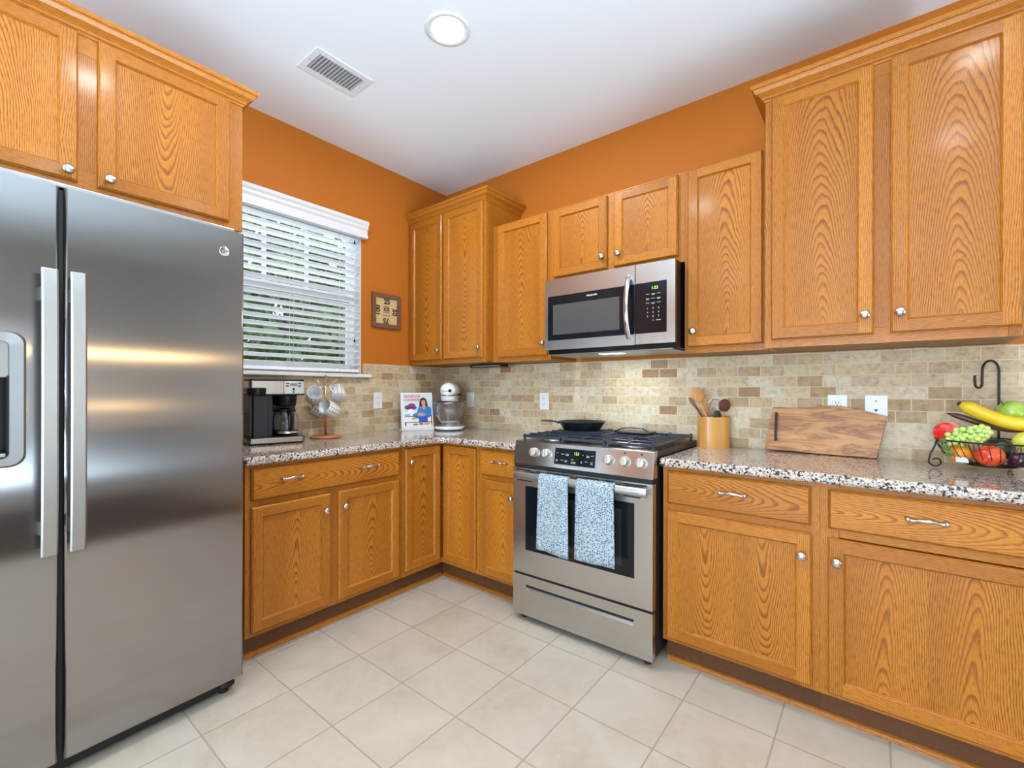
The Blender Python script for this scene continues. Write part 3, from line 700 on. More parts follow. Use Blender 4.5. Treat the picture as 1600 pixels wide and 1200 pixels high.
# ------------------------------------------------------------------ refrigerator
FR = thing('refrigerator', 'large stainless steel side-by-side refrigerator with two bar handles', 'refrigerator', (0.841, -2.794, 0), R(92.79))
b = B(); b.box(0.006, 0.924, 0.075, 0.74, 0.03, 1.80); obj('fridge_body', b, STEEL_D, FR, 0.004)
b = B(); b.box(0.3935, 0.4045, 0.012, 0.075, 0.075, 1.825); obj('door_gasket', b, BLACKM, FR)
def fdoor(x0, x1, z0=0.070, z1=1.833, r=0.007, hole=None):
    b = B(); n = 6
    outl = [(x0, 0.070)] + [(x0 + r - r * math.cos(a), r - r * math.sin(a)) for a in [i * PI / 2 / n for i in range(n + 1)]] + [(x1 - r + r * math.sin(a), r - r * math.cos(a)) for a in [i * PI / 2 / n for i in range(n + 1)]] + [(x1, 0.070)]
    acc = 0
    for i in range(len(outl)):
        p, q = outl[i], outl[(i + 1) % len(outl)]; d = math.dist(p, q)
        flat = abs(p[1]) < 1e-6 and abs(q[1]) < 1e-6
        if flat and hole:
            hx0, hx1, hz0, hz1 = hole
            for (a0, a1, c0, c1) in ((p[0], hx0, z0, z1), (hx1, q[0], z0, z1), (hx0, hx1, z0, hz0), (hx0, hx1, hz1, z1)):
                b.face([(a0, 0, c0), (a1, 0, c0), (a1, 0, c1), (a0, 0, c1)], [(a0, c0), (a1, c0), (a1, c1), (a0, c1)])
        else:
            f = b.face([(p[0], p[1], z0), (q[0], q[1], z0), (q[0], q[1], z1), (p[0], p[1], z1)], [(acc, z0), (acc + d, z0), (acc + d, z1), (acc, z1)], smooth=not flat)
        acc += d
    for z in (z0, z1): b.face([(p[0], p[1], z) for p in outl], [(p[0], p[1]) for p in outl])
    bmesh.ops.remove_doubles(b.bm, verts=b.bm.verts, dist=1e-5)
    return b
DH = (0.072, 0.312, 0.998, 1.368)
ld = obj('door', fdoor(0.0, 0.393, hole=DH), STEEL_V, FR); rd = obj('door', fdoor(0.405, 0.930), STEEL_V, FR)
def fhandle(par, xc):
    b = B(); hw = 0.0185; n = 16
    prof = [(-hw, 0), (-hw, -0.006), (-hw + 0.004, -0.010), (hw - 0.004, -0.010), (hw, -0.006), (hw, 0)]
    rings = []
    for i in range(n + 1):
        z = 0.722 + (1.566 - 0.722) * i / n; s_ = 2 * i / n - 1; yb = -0.052 - 0.010 * (1 - s_ ** 4)
        rings.append([(xc + a, yb + c_, z) for a, c_ in prof])
    for i in range(n):
        for k in range(len(prof)):
            k2 = (k + 1) % len(prof)
            b.face([rings[i][k], rings[i][k2], rings[i + 1][k2], rings[i + 1][k]], [(k * .006, i * .05), (k * .006 + .006, i * .05), (k * .006 + .006, i * .05 + .05), (k * .006, i * .05 + .05)])
    b.face(rings[0]); b.face(rings[-1])
    for z in (0.79, 1.50): b.box(xc - 0.010, xc + 0.010, -0.054, 0.002, z - 0.02, z + 0.02)
    bmesh.ops.remove_doubles(b.bm, verts=b.bm.verts, dist=1e-5)
    obj('bar_handle', b, STEEL_L, par, 0.001, 2)
fhandle(ld, 0.364); fhandle(rd, 0.4265)
# dispenser set into the left door
def rrect(x0, x1, z0, z1, r, n=6):
    out = []
    for cx, cz, a0 in ((x1 - r, z1 - r, 0), (x0 + r, z1 - r, 90), (x0 + r, z0 + r, 180), (x1 - r, z0 + r, 270)):
        for i in range(n + 1):
            a = R(a0 + 90 * i / n); out.append((cx + r * math.cos(a), cz + r * math.sin(a)))
    return out
def ring(b, outer, inner, y0, y1, mi=0):
    n = len(outer)
    for i in range(n):
        j = (i + 1) % n; (a, c), (a2, c2), (d, e), (d2, e2) = outer[i], outer[j], inner[i], inner[j]
        b.face([(a, y0, c), (a2, y0, c2), (d2, y1, e2), (d, y1, e)], [(a, c), (a2, c2), (d2, e2), (d, e)], mi)
b = B()
o1 = rrect(0.060, 0.324, 0.986, 1.380, 0.035); o2 = rrect(0.066, 0.318, 0.992, 1.374, 0.032); o3 = rrect(0.094, 0.290, 1.012, 1.350, 0.016); o4 = rrect(0.098, 0.286, 1.016, 1.346, 0.014)
ring(b, o1, o2, 0.0, -0.006); ring(b, o2, o3, -0.006, -0.002); ring(b, o3, o4, -0.002, 0.05)
obj('dispenser_bezel', b, STEEL_M, ld)
b = B(); b.box(0.094, 0.290, 0.008, 0.05, 1.245, 1.352); dp = obj('dispenser_panel', b, STEEL_M, ld, 0.002)
pr_ = [text('p', s_, 0.008, PRINTD, None, (0.215, 0.0072, z), (R(90), 0, 0)) for s_, z in (('ICE', 1.292), ('CUBED', 1.281), ('WATER', 1.270))]
merge(pr_, 'panel_print', ld)
b = B()
b.box(0.094, 0.290, 0.0585, 0.064, 1.010, 1.250); b.box(0.094, 0.099, 0.004, 0.06, 1.010, 1.250); b.box(0.285, 0.290, 0.004, 0.06, 1.010, 1.250)
obj('dispenser_recess', b, BLACK, ld)
b = B(); b.box(0.100, 0.284, -0.004, 0.055, 1.016, 1.028); obj('drip_tray', b, STEEL_D, ld, 0.003)
b = B(); b.lathe([(0, 0), (0.019, 0), (0.019, 0.0015), (0.0165, 0.0025), (0.0155, 0.0018), (0, 0.0018)], 32, Matrix.Translation((0.858, 0.0005, 1.747)) @ Matrix.Rotation(R(90), 4, 'X'))
bd = obj('badge', b, CHROME, rd)
b = B()
for i in range(2):
    pts = []
    for k in range(40):
        a = 2 * PI * k / 40; r_ = 0.006 + 0.0035 * math.sin(2 * a + i * PI / 2)
        pts.append((0.858 + r_ * math.cos(a) * (1 if i else 0.9), -0.0024, 1.747 + r_ * math.sin(a)))
    b.tube(pts, 0.0006, 6, closed=True)
obj('badge_monogram', b, STEEL_D, rd)
b = B(); b.box(0.02, 0.91, 0.045, 0.12, 0.016, 0.066); obj('toe_grille', b, BLACKM, FR, 0.004)
b = B(); b.box(0.02, 0.90, 0.01, 0.10, 1.8335, 1.848); obj('hinge_cover', b, STEEL_D, FR, 0.004)
for x in (0.05, 0.885):
    b = B(); b.lathe([(0, 0), (0.018, 0), (0.018, 0.012), (0.008, 0.014), (0.008, 0.03), (0, 0.03)], 20, Matrix.Translation((x, 0.07, 0.0)))
    b.tube([(x - .03, 0.03, 0.045), (x + 0.02, 0.03, 0.045)], 0.012, 10)
    obj('foot', b, BLACKM, FR)

# ------------------------------------------------------------------ range
RG = thing('gas_range', 'stainless steel slide-in gas range with black grates and front knobs', 'stove', (1.2665, -0.712, 0), R(0.80))
RW = 0.755
b = B(); b.box(0.004, RW - 0.004, 0.012, 0.66, 0.035, 0.822); b.box(0.004, RW - 0.004, 0.0601, 0.66, 0.822, 0.905); obj('range_body', b, BLACKM, RG, 0.002)
b = B(); b.box(0.0, RW, 0.050, 0.66, 0.905, 0.940)
obj('cooktop', b, BLACK, RG, 0.004)
b = B()  # control panel, leaning back
P = [(0, 0.0, 0.823), (0, 0.022, 0.942), (0, 0.060, 0.944), (0, 0.060, 0.823)]
for i in range(4):
    p, q = P[i], P[(i + 1) % 4]; b.face([(0, p[1], p[2]), (RW, p[1], p[2]), (RW, q[1], q[2]), (0, q[1], q[2])], [(0, p[2]), (RW, p[2]), (RW, q[2]), (0, q[2])])
for x in (0, RW): b.face([(x, p[1], p[2]) for p in P])
bmesh.ops.remove_doubles(b.bm, verts=b.bm.verts, dist=1e-5)
cp = obj('control_panel', b, STEEL_H, RG, 0.003)
pang = math.atan2(0.022, 0.119)
def onpanel(x, z):  # point on the slanted face
    return (x, (z - 0.823) * 0.022 / 0.119, z)
for x in (0.128, 0.203, 0.543, 0.621, 0.698):
    b = B(); m = Matrix.Rotation(R(90), 4, 'X')
    b.lathe([(0, 0), (0.0245, 0), (0.0245, 0.004), (0.0215, 0.006), (0.0200, 0.022), (0.0175, 0.025), (0, 0.0255)], 28, m)
    b.box(-0.0045, 0.0045, -0.034, -0.020, -0.0195, 0.0195)
    k = obj('burner_knob', b, KNOBM, RG, 0.0012, 2, loc=onpanel(x, 0.889), rot=(-pang, R(random.uniform(-6, 6)), 0))
    if x > 0.6:
        b = B(); p = onpanel(x + 0.0, 0.926); b.box(p[0] - 0.004, p[0] + 0.004, p[1] - 0.0006, p[1] + 0.001, p[2] - 0.004, p[2] + 0.004); b_ = obj('burner_mark', b, PRINTD, RG)
b = B(); q = [(-0.118, -0.046), (0.118, -0.046), (0.118, 0.046), (-0.118, 0.046)]
b.box(-0.118, 0.118, -0.0035, 0.001, -0.046, 0.046, mi=0); b.box(-0.112, 0.112, -0.0042, -0.003, -0.040, 0.040, mi=1)
dsp = obj('display_panel', b, [STEEL_L, BLACKGLASS], RG, loc=onpanel(0.366, 0.883), rot=(-pang, 0, 0))
text('clock_digits', '123', 0.019, LED, dsp, (0.010, -0.0046, 0.018), (R(90), R(0), 0), bold=0.0)
pr_ = []
for i, (x, z, s_) in enumerate([(-0.098, 0.014, 0.010), (-0.098, -0.020, 0.010), (-0.066, 0.010, 0.018), (-0.040, 0.012, 0.016), (-0.068, -0.020, 0.014), (-0.046, -0.020, 0.014), (-0.010, -0.012, 0.014), (-0.004, -0.024, 0.026), (0.045, 0.014, 0.006), (0.072, 0.012, 0.016), (0.094, 0.014, 0.014), (0.040, -0.018, 0.008), (0.066, -0.016, 0.012), (0.094, -0.018, 0.012)]):
    b = B(); 
    for r_ in range(2 if i % 2 else 1): b.box(x - s_ / 2, x + s_ / 2, -0.0046, -0.0043, z - r_ * 0.006, z - r_ * 0.006 + 0.0022)
    obj('button_label', b, PRINT, dsp)
# vent strip between panel and door
b = B(); b.box(0.006, RW - 0.006, 0.006, 0.02, 0.805, 0.823); obj('vent_gap', b, BLACKM, RG)
# oven door
OD = obj('oven_door', (lambda b: (b.box(0.0, 0.080, 0.0, 0.035, 0.255, 0.803, 0), b.box(0.672, RW, 0.0, 0.035, 0.255, 0.803, 0), b.box(0.080, 0.672, 0.0, 0.035, 0.255, 0.378, 0), b.box(0.080, 0.672, 0.0, 0.035, 0.711, 0.803, 0), b)[-1])(B()), STEEL_H, RG)
b = B(); b.box(0.078, 0.674, 0.003, 0.03, 0.376, 0.713, mi=0); obj('door_window', b, BLACKGLASS, OD)
b = B(); b.box(0.150, 0.610, 0.0022, 0.0031, 0.42, 0.675); obj('inner_window', b, OVENWIN, OD)
for x0, x1, z_ in ((0.02, 0.11, 0.790), (0.15, 0.18, 0.790), (0.21, 0.34, 0.790), (0.38, 0.50, 0.790), (0.53, 0.57, 0.790), (0.62, 0.73, 0.790), (0.03, 0.12, 0.735), (0.62, 0.70, 0.735)):
    b = B(); b.box(x0, x1, -0.0008, 0.001, z_, z_ + 0.006); obj('vent_slot', b, BLACKM, OD)
b = B()
hp = [(0.038 + (RW - 0.050) * i / 20, -0.040 - 0.012 * math.sin(PI * i / 20), 0.772) for i in range(21)]
b.tube(hp, [(0.020, 0.012)] * 21, 16, flat=(0, 0, 1))
for x in (0.052, RW - 0.026): b.box(x - 0.013, x + 0.013, -0.042, 0.001, 0.757, 0.787)
obj('door_handle', b, STEEL_L, OD, 0.0015)
# warming drawer with a recessed slot handle
b = B(); zt, zb_ = 0.243, 0.035
for (a0, a1, c0, c1) in ((0, 0.085, zb_, zt), (0.670, RW, zb_, zt), (0.085, 0.670, zb_, 0.166), (0.085, 0.670, 0.196, zt)): b.box(a0, a1, 0.0, 0.03, c0, c1, 0)
DW = obj('warming_drawer', b, STEEL_H, RG)
b = B(); b.face([(0.085, 0.001, 0.166), (0.670, 0.001, 0.166), (0.670, 0.024, 0.190), (0.085, 0.024, 0.190)], [(0, 0), (0.6, 0), (0.6, 0.03), (0, 0.03)])
b.face([(0.085, 0.024, 0.190), (0.670, 0.024, 0.190), (0.670, 0.001, 0.1965), (0.085, 0.001, 0.1965)], [(0, 0), (0.6, 0), (0.6, 0.03), (0, 0.03)], 1)
obj('recessed_grip', b, [STEEL_L, STEEL_D], DW)
for x in (0.04, RW - 0.04):
    for y in (0.05, 0.60):
        b = B(); b.lathe([(0, 0), (0.016, 0), (0.016, 0.010), (0.007, 0.012), (0.007, 0.036), (0, 0.036)], 16, Matrix.Translation((x, y, 0))); obj('foot', b, BLACKM, RG)
# burners
for x, y, r_ in ((0.15, 0.17, 0.045), (0.15, 0.47, 0.035), (0.3775, 0.33, 0.050), (0.605, 0.17, 0.050), (0.605, 0.47, 0.035)):
    b = B(); m = Matrix.Translation((x, y, 0.9385)); b.lathe([(0, 0), (r_ + 0.012, 0), (r_ + 0.008, 0.008), (r_, 0.010)], 28, m, mi=1); b.lathe([(r_ * 0.92, 0.008), (r_ * 0.95, 0.016), (r_ * 0.85, 0.019), (0, 0.0195)], 28, m)
    obj('burner', b, [IRON, STEEL_L], RG)
# cast-iron grates, three side by side
def grate(x0, x1, handle=False):
    b = B(); y0, y1 = 0.062, 0.645; zt = 0.975; zb_ = 0.952; t_ = 0.009
    for x in (x0, x1 - t_): b.box(x, x + t_, y0, y1, 0.956, 0.969)
    for y in (y0, y1 - t_): b.box(x0, x1, y, y + t_, 0.956, 0.969)
    b.box(x0, x1, (y0 + y1) / 2 - t_ / 2, (y0 + y1) / 2 + t_ / 2, 0.956, 0.972)
    for i, y in enumerate([y0 + 0.07 + 0.0735 * k for k in range(7)]):
        gap = abs(((y - y0) % 0.30) - 0.15) < 0.035
        if gap:
            b.box(x0, x0 + (x1 - x0) * 0.36, y - 0.0045, y + 0.0045, 0.958, zt); b.box(x1 - (x1 - x0) * 0.36, x1, y - 0.0045, y + 0.0045, 0.958, zt)
        else: b.box(x0, x1, y - 0.0045, y + 0.0045, 0.958, zt)
    xm = (x0 + x1) / 2
    for a, c in ((y0, y0 + 0.10), (y0 + 0.20, y0 + 0.40), (y1 - 0.10, y1)): b.box(xm - 0.004, xm + 0.004, a, c, 0.958, zt)
    for x in (x0 + 0.001, x1 - 0.013):
        for y in (y0 + 0.001, (y0 + y1) / 2 - 0.006, y1 - 0.013): b.box(x, x + 0.012, y, y + 0.012, 0.938, 0.975)
    return obj('grate', b, IRON, RG, 0.002, 2)
grate(0.018, 0.253); grate(0.257, 0.498, True); grate(0.502, 0.737)
# flat black griddle at the back right, its bail handle arched over it
gd = thing('griddle', 'black cast-iron griddle with arched handle on the back of the range, right of the skillet', 'griddle', (1.745, -0.225, 0.976), R(0.8))
b = B(); b.box(-0.085, 0.085, -0.075, 0.075, 0.0, 0.009); obj('plate', b, PANIRON, gd, 0.004)
b = B(); b.tube([(-0.125, 0.0, 0.002), (-0.09, 0.0, 0.018), (-0.060, 0.0, 0.0245), (0.0, 0.0, 0.0265), (0.035, 0.0, 0.0245), (0.065, 0.0, 0.010), (0.092, 0.0, 0.000)], [(0.0035, 0.012)] * 7, 10, flat=(0, 0, 1)); obj('handle', b, PANIRON, gd)

# ------------------------------------------------------------------ skillet
SK = thing('skillet', 'black cast-iron skillet resting on the back left burner grate', 'pan', (1.398, -0.215, 0.9755), 0)
b = B(); b.lathe([(0, 0.0), (0.105, 0.0), (0.110, 0.004), (0.138, 0.046), (0.141, 0.049), (0.136, 0.049), (0.107, 0.008), (0.0, 0.006)], 48); obj('pan_body', b, PANIRON, SK)
b = B(); dx, dy = -0.80, -0.60
b.tube([(dx * r_, dy * r_, z) for r_, z in ((0.134, 0.038), (0.155, 0.046), (0.18, 0.050), (0.22, 0.051), (0.242, 0.051))], [(0.006, 0.016), (0.005, 0.010), (0.005, 0.012), (0.005, 0.014), (0.004, 0.009)], 12, flat=(0, 0, 1)); obj('handle', b, PANIRON, SK)

# ------------------------------------------------------------------ towels over the oven handle
def towel(t0, t1, zb_, label, seed):
    random.seed(seed); b = B(); nx = 14
    # profile (y off front plane, z): back flap, over the bar, front flap
    prof = [(-0.030, 0.56), (-0.030, 0.62), (-0.030, 0.70), (-0.031, 0.765), (-0.036, 0.788), (-0.050, 0.797), (-0.063, 0.790), (-0.069, 0.770)] + [(-0.069, 0.770 - (0.770 - zb_) * k / 14) for k in range(1, 15)]
    g = []; acc = [0]
    for i in range(1, len(prof)): acc.append(acc[-1] + math.dist(prof[i], prof[i - 1]))
    for i, (y, z) in enumerate(prof):
        row = []
        for k in range(nx + 1):
            u = k / nx; dn = max(0, (0.77 - z) / 0.35) if i > 7 else 0
            flare = 0.006 * dn * (2 * u - 1)
            wv = dn * 0.0035 * math.sin(u * 7 + seed) + dn * 0.002 * math.sin(u * 17 + seed * 2 + z * 6)
            zz = z + (0.004 * math.sin(u * 3 + seed) - 0.006 * u if i > 18 else 0)
            row.append((t0 + (t1 - t0) * u + flare + (-0.020 if i < 4 else 0), y - wv - 0.002 * dn, zz))
        g.append(row)
    for i in range(len(prof) - 1):
        for k in range(nx):
            w_ = (t1 - t0) / nx
            f = b.face([g[i][k], g[i][k + 1], g[i + 1][k + 1], g[i + 1][k]], [(k * w_, acc[i]), (k * w_ + w_, acc[i]), (k * w_ + w_, acc[i + 1]), (k * w_, acc[i + 1])], smooth=True)
    bmesh.ops.remove_doubles(b.bm, verts=b.bm.verts, dist=1e-6)
    o = obj('dish_towel', b, TOWEL, None, loc=(1.2665, -0.712, 0), rot=(0, 0, R(0.8)))
    md = o.modifiers.new('thick', 'SOLIDIFY'); md.thickness = 0.005; md.offset = 0
    tag(o, label, 'towel')
towel(0.206, 0.372, 0.425, 'narrower blue-dotted dish towel hanging at the left of the oven handle', 2)
towel(0.416, 0.604, 0.428, 'wider blue-dotted dish towel hanging right of the other one on the oven handle', 5)
random.seed(21)

# ------------------------------------------------------------------ microwave
MW = thing('microwave_oven', 'stainless over-the-range microwave with black door window mounted under the short wall cabinet', 'microwave', (1.270, 0, 0))
MWW = 0.750; z0, z1 = 1.441, 1.845
b = B(); b.box(0.004, MWW - 0.004, -0.398, -0.010, z0 + 0.008, z1 + 0.004); b.box(0.002, MWW - 0.002, -0.385, -0.010, z0 - 0.022, z0 + 0.009)
obj('microwave_body', b, BLACK, MW, 0.003)
DWX = 0.548
b = B(); y0, y1 = -0.420, -0.398
# door with opening for the glass
wx0, wx1, wz0, wz1 = 0.022, 0.500, z0 + 0.055, z1 - 0.098
for (a0, a1, c0, c1) in ((0, wx0, z0, z1), (wx1, DWX, z0, z1), (wx0, wx1, z0, wz0), (wx0, wx1, wz1, z1)): b.box(a0, a1, y0, y1, c0, c1, 0)
md_ = obj('door', b, STEEL_H, MW)
b = B(); b.box(wx0 - 0.001, 0.5475, y0 - 0.0012, y0 + 0.01, wz0 - 0.001, wz1 + 0.001); obj('door_glass', b, BLACKGLASS, md_, 0.001)
b = B(); b.box(wx0 + 0.035, wx1 - 0.035, y0 - 0.0018, y0 - 0.001, wz0 + 0.030, wz1 - 0.050); obj('viewing_window', b, MESHWIN, md_)
text('brand_lettering', 'FRIGIDAIRE', 0.0125, WHITEP, md_, (0.305, y0 - 0.0020, wz1 - 0.022), (R(90), 0, 0))
b = B()
hp = []
for i in range(17):
    s_ = -1 + 2 * i / 16; hp.append((0.520, y0 - 0.012 - 0.036 * (1 - abs(s_) ** 2.4), (z0 + z1) / 2 - 0.012 + s_ * 0.158))
b.tube(hp, [(0.006, 0.013)] * 17, 12, flat=(0, -1, 0)); b.box(0.509, 0.531, y0 - 0.014, y0, z0 + 0.028, z0 + 0.050); b.box(0.509, 0.531, y0 - 0.014, y0, z1 - 0.073, z1 - 0.050)
obj('door_handle', b, CHROME, md_, 0.0012)
b = B(); b.box(DWX + 0.002, MWW, y0, y1, z0, z1, 0); pn = obj('control_panel', b, STEEL_H, MW, 0.003)
b = B(); b.box(DWX + 0.003, MWW - 0.040, y0 - 0.0012, y0 + 0.002, wz0 - 0.001, wz1 + 0.001); obj('keypad', b, BLACKGLASS, pn, 0.001)
text('clock_digits', '1:23', 0.020, LED, pn, (0.651, y0 - 0.0016, wz1 - 0.030), (R(90), 0, 0), bold=0.0)
pr_ = []
for r_ in range(3):
    for c_ in range(3):
        b = B(); x = 0.615 + c_ * 0.028; z = wz1 - 0.060 - r_ * 0.022
        b.box(x - 0.009, x + 0.009, y0 - 0.0018, y0 - 0.0013, z, z + 0.002)
        if (r_ + c_) % 2: b.box(x - 0.007, x + 0.007, y0 - 0.0018, y0 - 0.0013, z - 0.005, z - 0.003)
        obj('key_label', b, PRINT, pn)
for i, s_ in enumerate(['1', '2', '3', '4', '5', '6', '7', '8', '9', '', '0', 'START']):
    if s_: text('key_label', s_, 0.0105 if len(s_) < 2 else 0.0078, WHITEP, pn, (0.615 + (i % 3) * 0.028, y0 - 0.0016, wz1 - 0.130 - (i // 3) * 0.020), (R(90), 0, 0))
b = B(); b.box(0.02, MWW - 0.02, -0.392, -0.03, z0 - 0.030, z0 - 0.022); obj('underside_grille', b, STEEL_D, MW, 0.003)
b = B(); b.box(0.31, 0.44, -0.35, -0.29, z0 - 0.0315, z0 - 0.0298); obj('cooktop_lamp', b, plain('lamp_lens', (0.9, 0.9, 0.9), 0.4, emit=(0.90, 0.96, 1.0), estr=3, var=0), MW)
lo = area('microwave_cooktop_light', (1.645, -0.30, z0 - 0.034), (0, 0, 0), 0.14, 0.07, 2.3, (0.82, 0.92, 1.0))
lo.parent = None

# ------------------------------------------------------------------ blind
BL = thing('window_blind', 'white slatted window blind with valance hanging in front of the kitchen window', 'blind')
by0, by1 = -1.70, -0.812
b = B()
pts = [(0.005, 2.248), (0.048, 2.248), (0.048, 2.262), (0.042, 2.272), (0.042, 2.300), (0.052, 2.312), (0.052, 2.328), (0.062, 2.340), (0.064, 2.352), (0.060, 2.362), (0.005, 2.362)]
m = Matrix(((1, 0, 0, 0), (0, 0, 1, 0), (0, 1, 0, 0), (0, 0, 0, 1)))
b.prism(pts, by0 - 0.055, by1 + 0.032, mat=m); obj('valance', b, WHITET, BL, 0.003, 2)
b = B(); n_s = 20; zs0, zs1 = 1.372, 2.240
for i in range(n_s):
    z = zs0 + (zs1 - zs0) * i / (n_s - 1); a = R(21)
    M4 = Matrix.Translation((-0.034, 0, z)) @ Matrix.Rotation(-a, 4, 'Y')
    prev = None
    secs = [(-0.025, -0.0012), (-0.012, 0.0012), (0, 0.002), (0.012, 0.0012), (0.025, -0.0012)]
    for k in range(4):
        (xa, za), (xb, zb_) = secs[k], secs[k + 1]
        for off in (0, 0.0026):
            b.face([M4 @ Vector((xa, by0, za + off)), M4 @ Vector((xb, by0, zb_ + off)), M4 @ Vector((xb, by1, zb_ + off)), M4 @ Vector((xa, by1, za + off))], smooth=True)
    for y in (by0, by1): b.face([M4 @ Vector((x_, y, z_)) for x_, z_ in secs] + [M4 @ Vector((x_, y, z_ + 0.0026)) for x_, z_ in secs[::-1]])
    for k in (0, 4):
        xa, za = secs[k]; b.face([M4 @ Vector((xa, by0, za)), M4 @ Vector((xa, by1, za)), M4 @ Vector((xa, by1, za + 0.0026)), M4 @ Vector((xa, by0, za + 0.0026))])
obj('slats', b, SLATM, BL)
b = B(); b.box(-0.058, -0.010, by0, by1, 1.3295, 1.348); obj('bottom_rail', b, SLATM, BL, 0.004)
b = B()
for y in (-0.93, -1.27, -1.60):
    for x in (-0.008, -0.060): b.tube([(x, y, 1.34), (x, y, 2.25)], 0.0011, 6)
obj('ladder_cords', b, WHITEP, BL)
b = B(); b.tube([(-0.002, -0.855, 2.25), (-0.002, -0.855, 1.56)], 0.0009, 6); b.tube([(-0.003, -0.965, 2.25), (-0.003, -0.965, 1.335)], 0.0012, 6); obj('lift_cord', b, WHITEP, BL)
b = B()
b.bm.free()
for y, z in ((-0.855, 2.215), (-0.855, 1.545)):
    b = B(); b.lathe([(0, -0.013), (0.0065, -0.011), (0.0055, 0.0), (0.003, 0.011), (0, 0.013)], 14, Matrix.Translation((0.001, y, z))); obj('cord_tassel', b, BLACK, BL)

# ------------------------------------------------------------------ ceiling fittings
def downlight(x, y, pw, label):
    t = thing('recessed_downlight', label, 'ceiling light', (x, y, H))
    b = B(); b.lathe([(0.098, 0.0), (0.098, -0.004), (0.090, -0.007), (0.074, -0.004), (0.070, 0.0)], 40); obj('trim_ring', b, WHITET, t)
    b = B(); b.lathe([(0, -0.0015), (0.071, -0.0015)], 40); obj('lens', b, plain('downlight_lens', (1, 1, 1), 0.5, emit=(1.0, 0.98, 0.95), estr=9, var=0), t)
    a = area('downlight_lamp', (x, y, H - 0.010), (0, 0, 0), 0.14, 0.14, pw, DL_COL, 'DISK')
for i, (x, y, pw) in enumerate(DOWNLIGHTS):
    downlight(x, y, pw, 'lit round recessed ceiling light in front of the window wall' if i == 0 else ['', 'round recessed ceiling light over the right worktop', 'round recessed ceiling light in front of the refrigerator', 'round recessed ceiling light directly above where the viewer stands', 'round recessed ceiling light near the patio door, left end', 'round recessed ceiling light near the patio door, centre'][i])
V = thing('air_vent', 'white rectangular louvered air vent in the ceiling near the window', 'vent', (0.6355, -1.372, H))
b = B()
for (a0, a1, c0, c1) in ((-0.10, -0.066, -0.153, 0.153), (0.066, 0.10, -0.153, 0.153), (-0.066, 0.066, -0.153, -0.120), (-0.066, 0.066, 0.120, 0.153)): b.box(a0, a1, c0, c1, -0.006, 0.0)
obj('frame', b, WHITET, V, 0.002)
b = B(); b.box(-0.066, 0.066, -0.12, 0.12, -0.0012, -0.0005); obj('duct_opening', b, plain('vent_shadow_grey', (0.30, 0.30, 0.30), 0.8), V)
b = B()
for i in range(14):
    y = -0.113 + i * 0.0174; m = Matrix.Translation((0, y, -0.006)) @ Matrix.Rotation(R(38), 4, 'X')
    P8 = [m @ Vector((sx * 0.066, sy * 0.0065, sz * 0.0007)) for sx in (-1, 1) for sy in (-1, 1) for sz in (-1, 1)]
    for idx in ((0, 1, 3, 2), (4, 6, 7, 5), (0, 4, 5, 1), (2, 3, 7, 6), (0, 2, 6, 4), (1, 5, 7, 3)): b.face([P8[k] for k in idx])
obj('louvers', b, WHITET, V)
for y in (-0.137, 0.137):
    b = B(); b.lathe([(0, -0.0075), (0.003, -0.007), (0.0035, -0.006)], 10, Matrix.Translation((0, y, 0))); obj('screw', b, STEEL_D, V)

# ------------------------------------------------------------------ wall plates
def outlet(x, z, wd, label, onleft=False, kind='duplex', loc=None, hh=0.115):
    t = thing('wall_outlet', label, 'outlet', loc or (x, -0.008, z), RL if onleft else 0)
    b = B(); b.box(-wd / 2, wd / 2, -0.006, 0.0, -hh / 2, hh / 2); obj('cover_plate', b, WHITEP, t, 0.002)
    if kind == 'duplex':
        for dz in (-0.020, 0.020):
            b = B(); b.prism(rrect(-0.0165, 0.0165, dz - 0.014, dz + 0.014, 0.010), 0.0, 0.002, mat=Matrix.Translation((0, -0.006, 0)) @ Matrix.Rotation(R(90), 4, 'X'), mi=0)
            r = obj('receptacle', b, WHITEP, t)
            b = B()
            for sx in (-0.006, 0.006): b.box(sx - 0.0011, sx + 0.0011, -0.0086, -0.0078, dz + 0.000, dz + 0.008)
            b.lathe([(0, 0), (0.0025, 0)], 10, Matrix.Translation((0, -0.0085, dz - 0.006)) @ Matrix.Rotation(R(90), 4, 'X')); obj('slots', b, PRINTD, r)
    elif kind == 'gfci':
        b = B(); b.box(-0.017, 0.017, -0.0085, -0.005, -0.033, 0.033); r = obj('receptacle', b, WHITEP, t, 0.001)
        b = B()
        for dz in (-0.022, 0.016):
            for sx in (-0.006, 0.006): b.box(sx - 0.0012, sx + 0.0012, -0.0092, -0.0084, dz + 0.002, dz + 0.010)
            b.lathe([(0, 0), (0.0026, 0)], 10, Matrix.Translation((0, -0.0091, dz - 0.005)) @ Matrix.Rotation(R(90), 4, 'X'))
        b.box(0.0125, 0.0135, -0.0092, -0.0084, -0.02, 0.02)
        obj('slots', b, PRINTD, r)
    else:
        b = B(); b.lathe([(0, 0), (0.003, 0)], 10, Matrix.Translation((0, -0.0062, 0.030)) @ Matrix.Rotation(R(90), 4, 'X'))
        b.face([(-0.008, -0.0063, -0.006), (0.008, -0.0063, -0.006), (0.0, -0.0063, -0.018)]); obj('jack', b, PRINTD, t)
    return t
outlet(0, 0, 0.072, 'white duplex outlet on the window wall left of the cookbook', True, loc=(0.008, -0.674, 1.133))
outlet(0.288, 1.133, 0.072, 'white duplex outlet on the tiles just behind the stand mixer')
outlet(0.990, 1.133, 0.074, 'white duplex outlet on the tiles left of the range')
outlet(2.630, 1.134, 0.074, 'white outlet with side slot half hidden by the cutting board', kind='gfci')
outlet(2.770, 1.134, 0.080, 'blank white jack plate at the right end of the cutting board', kind='jack')

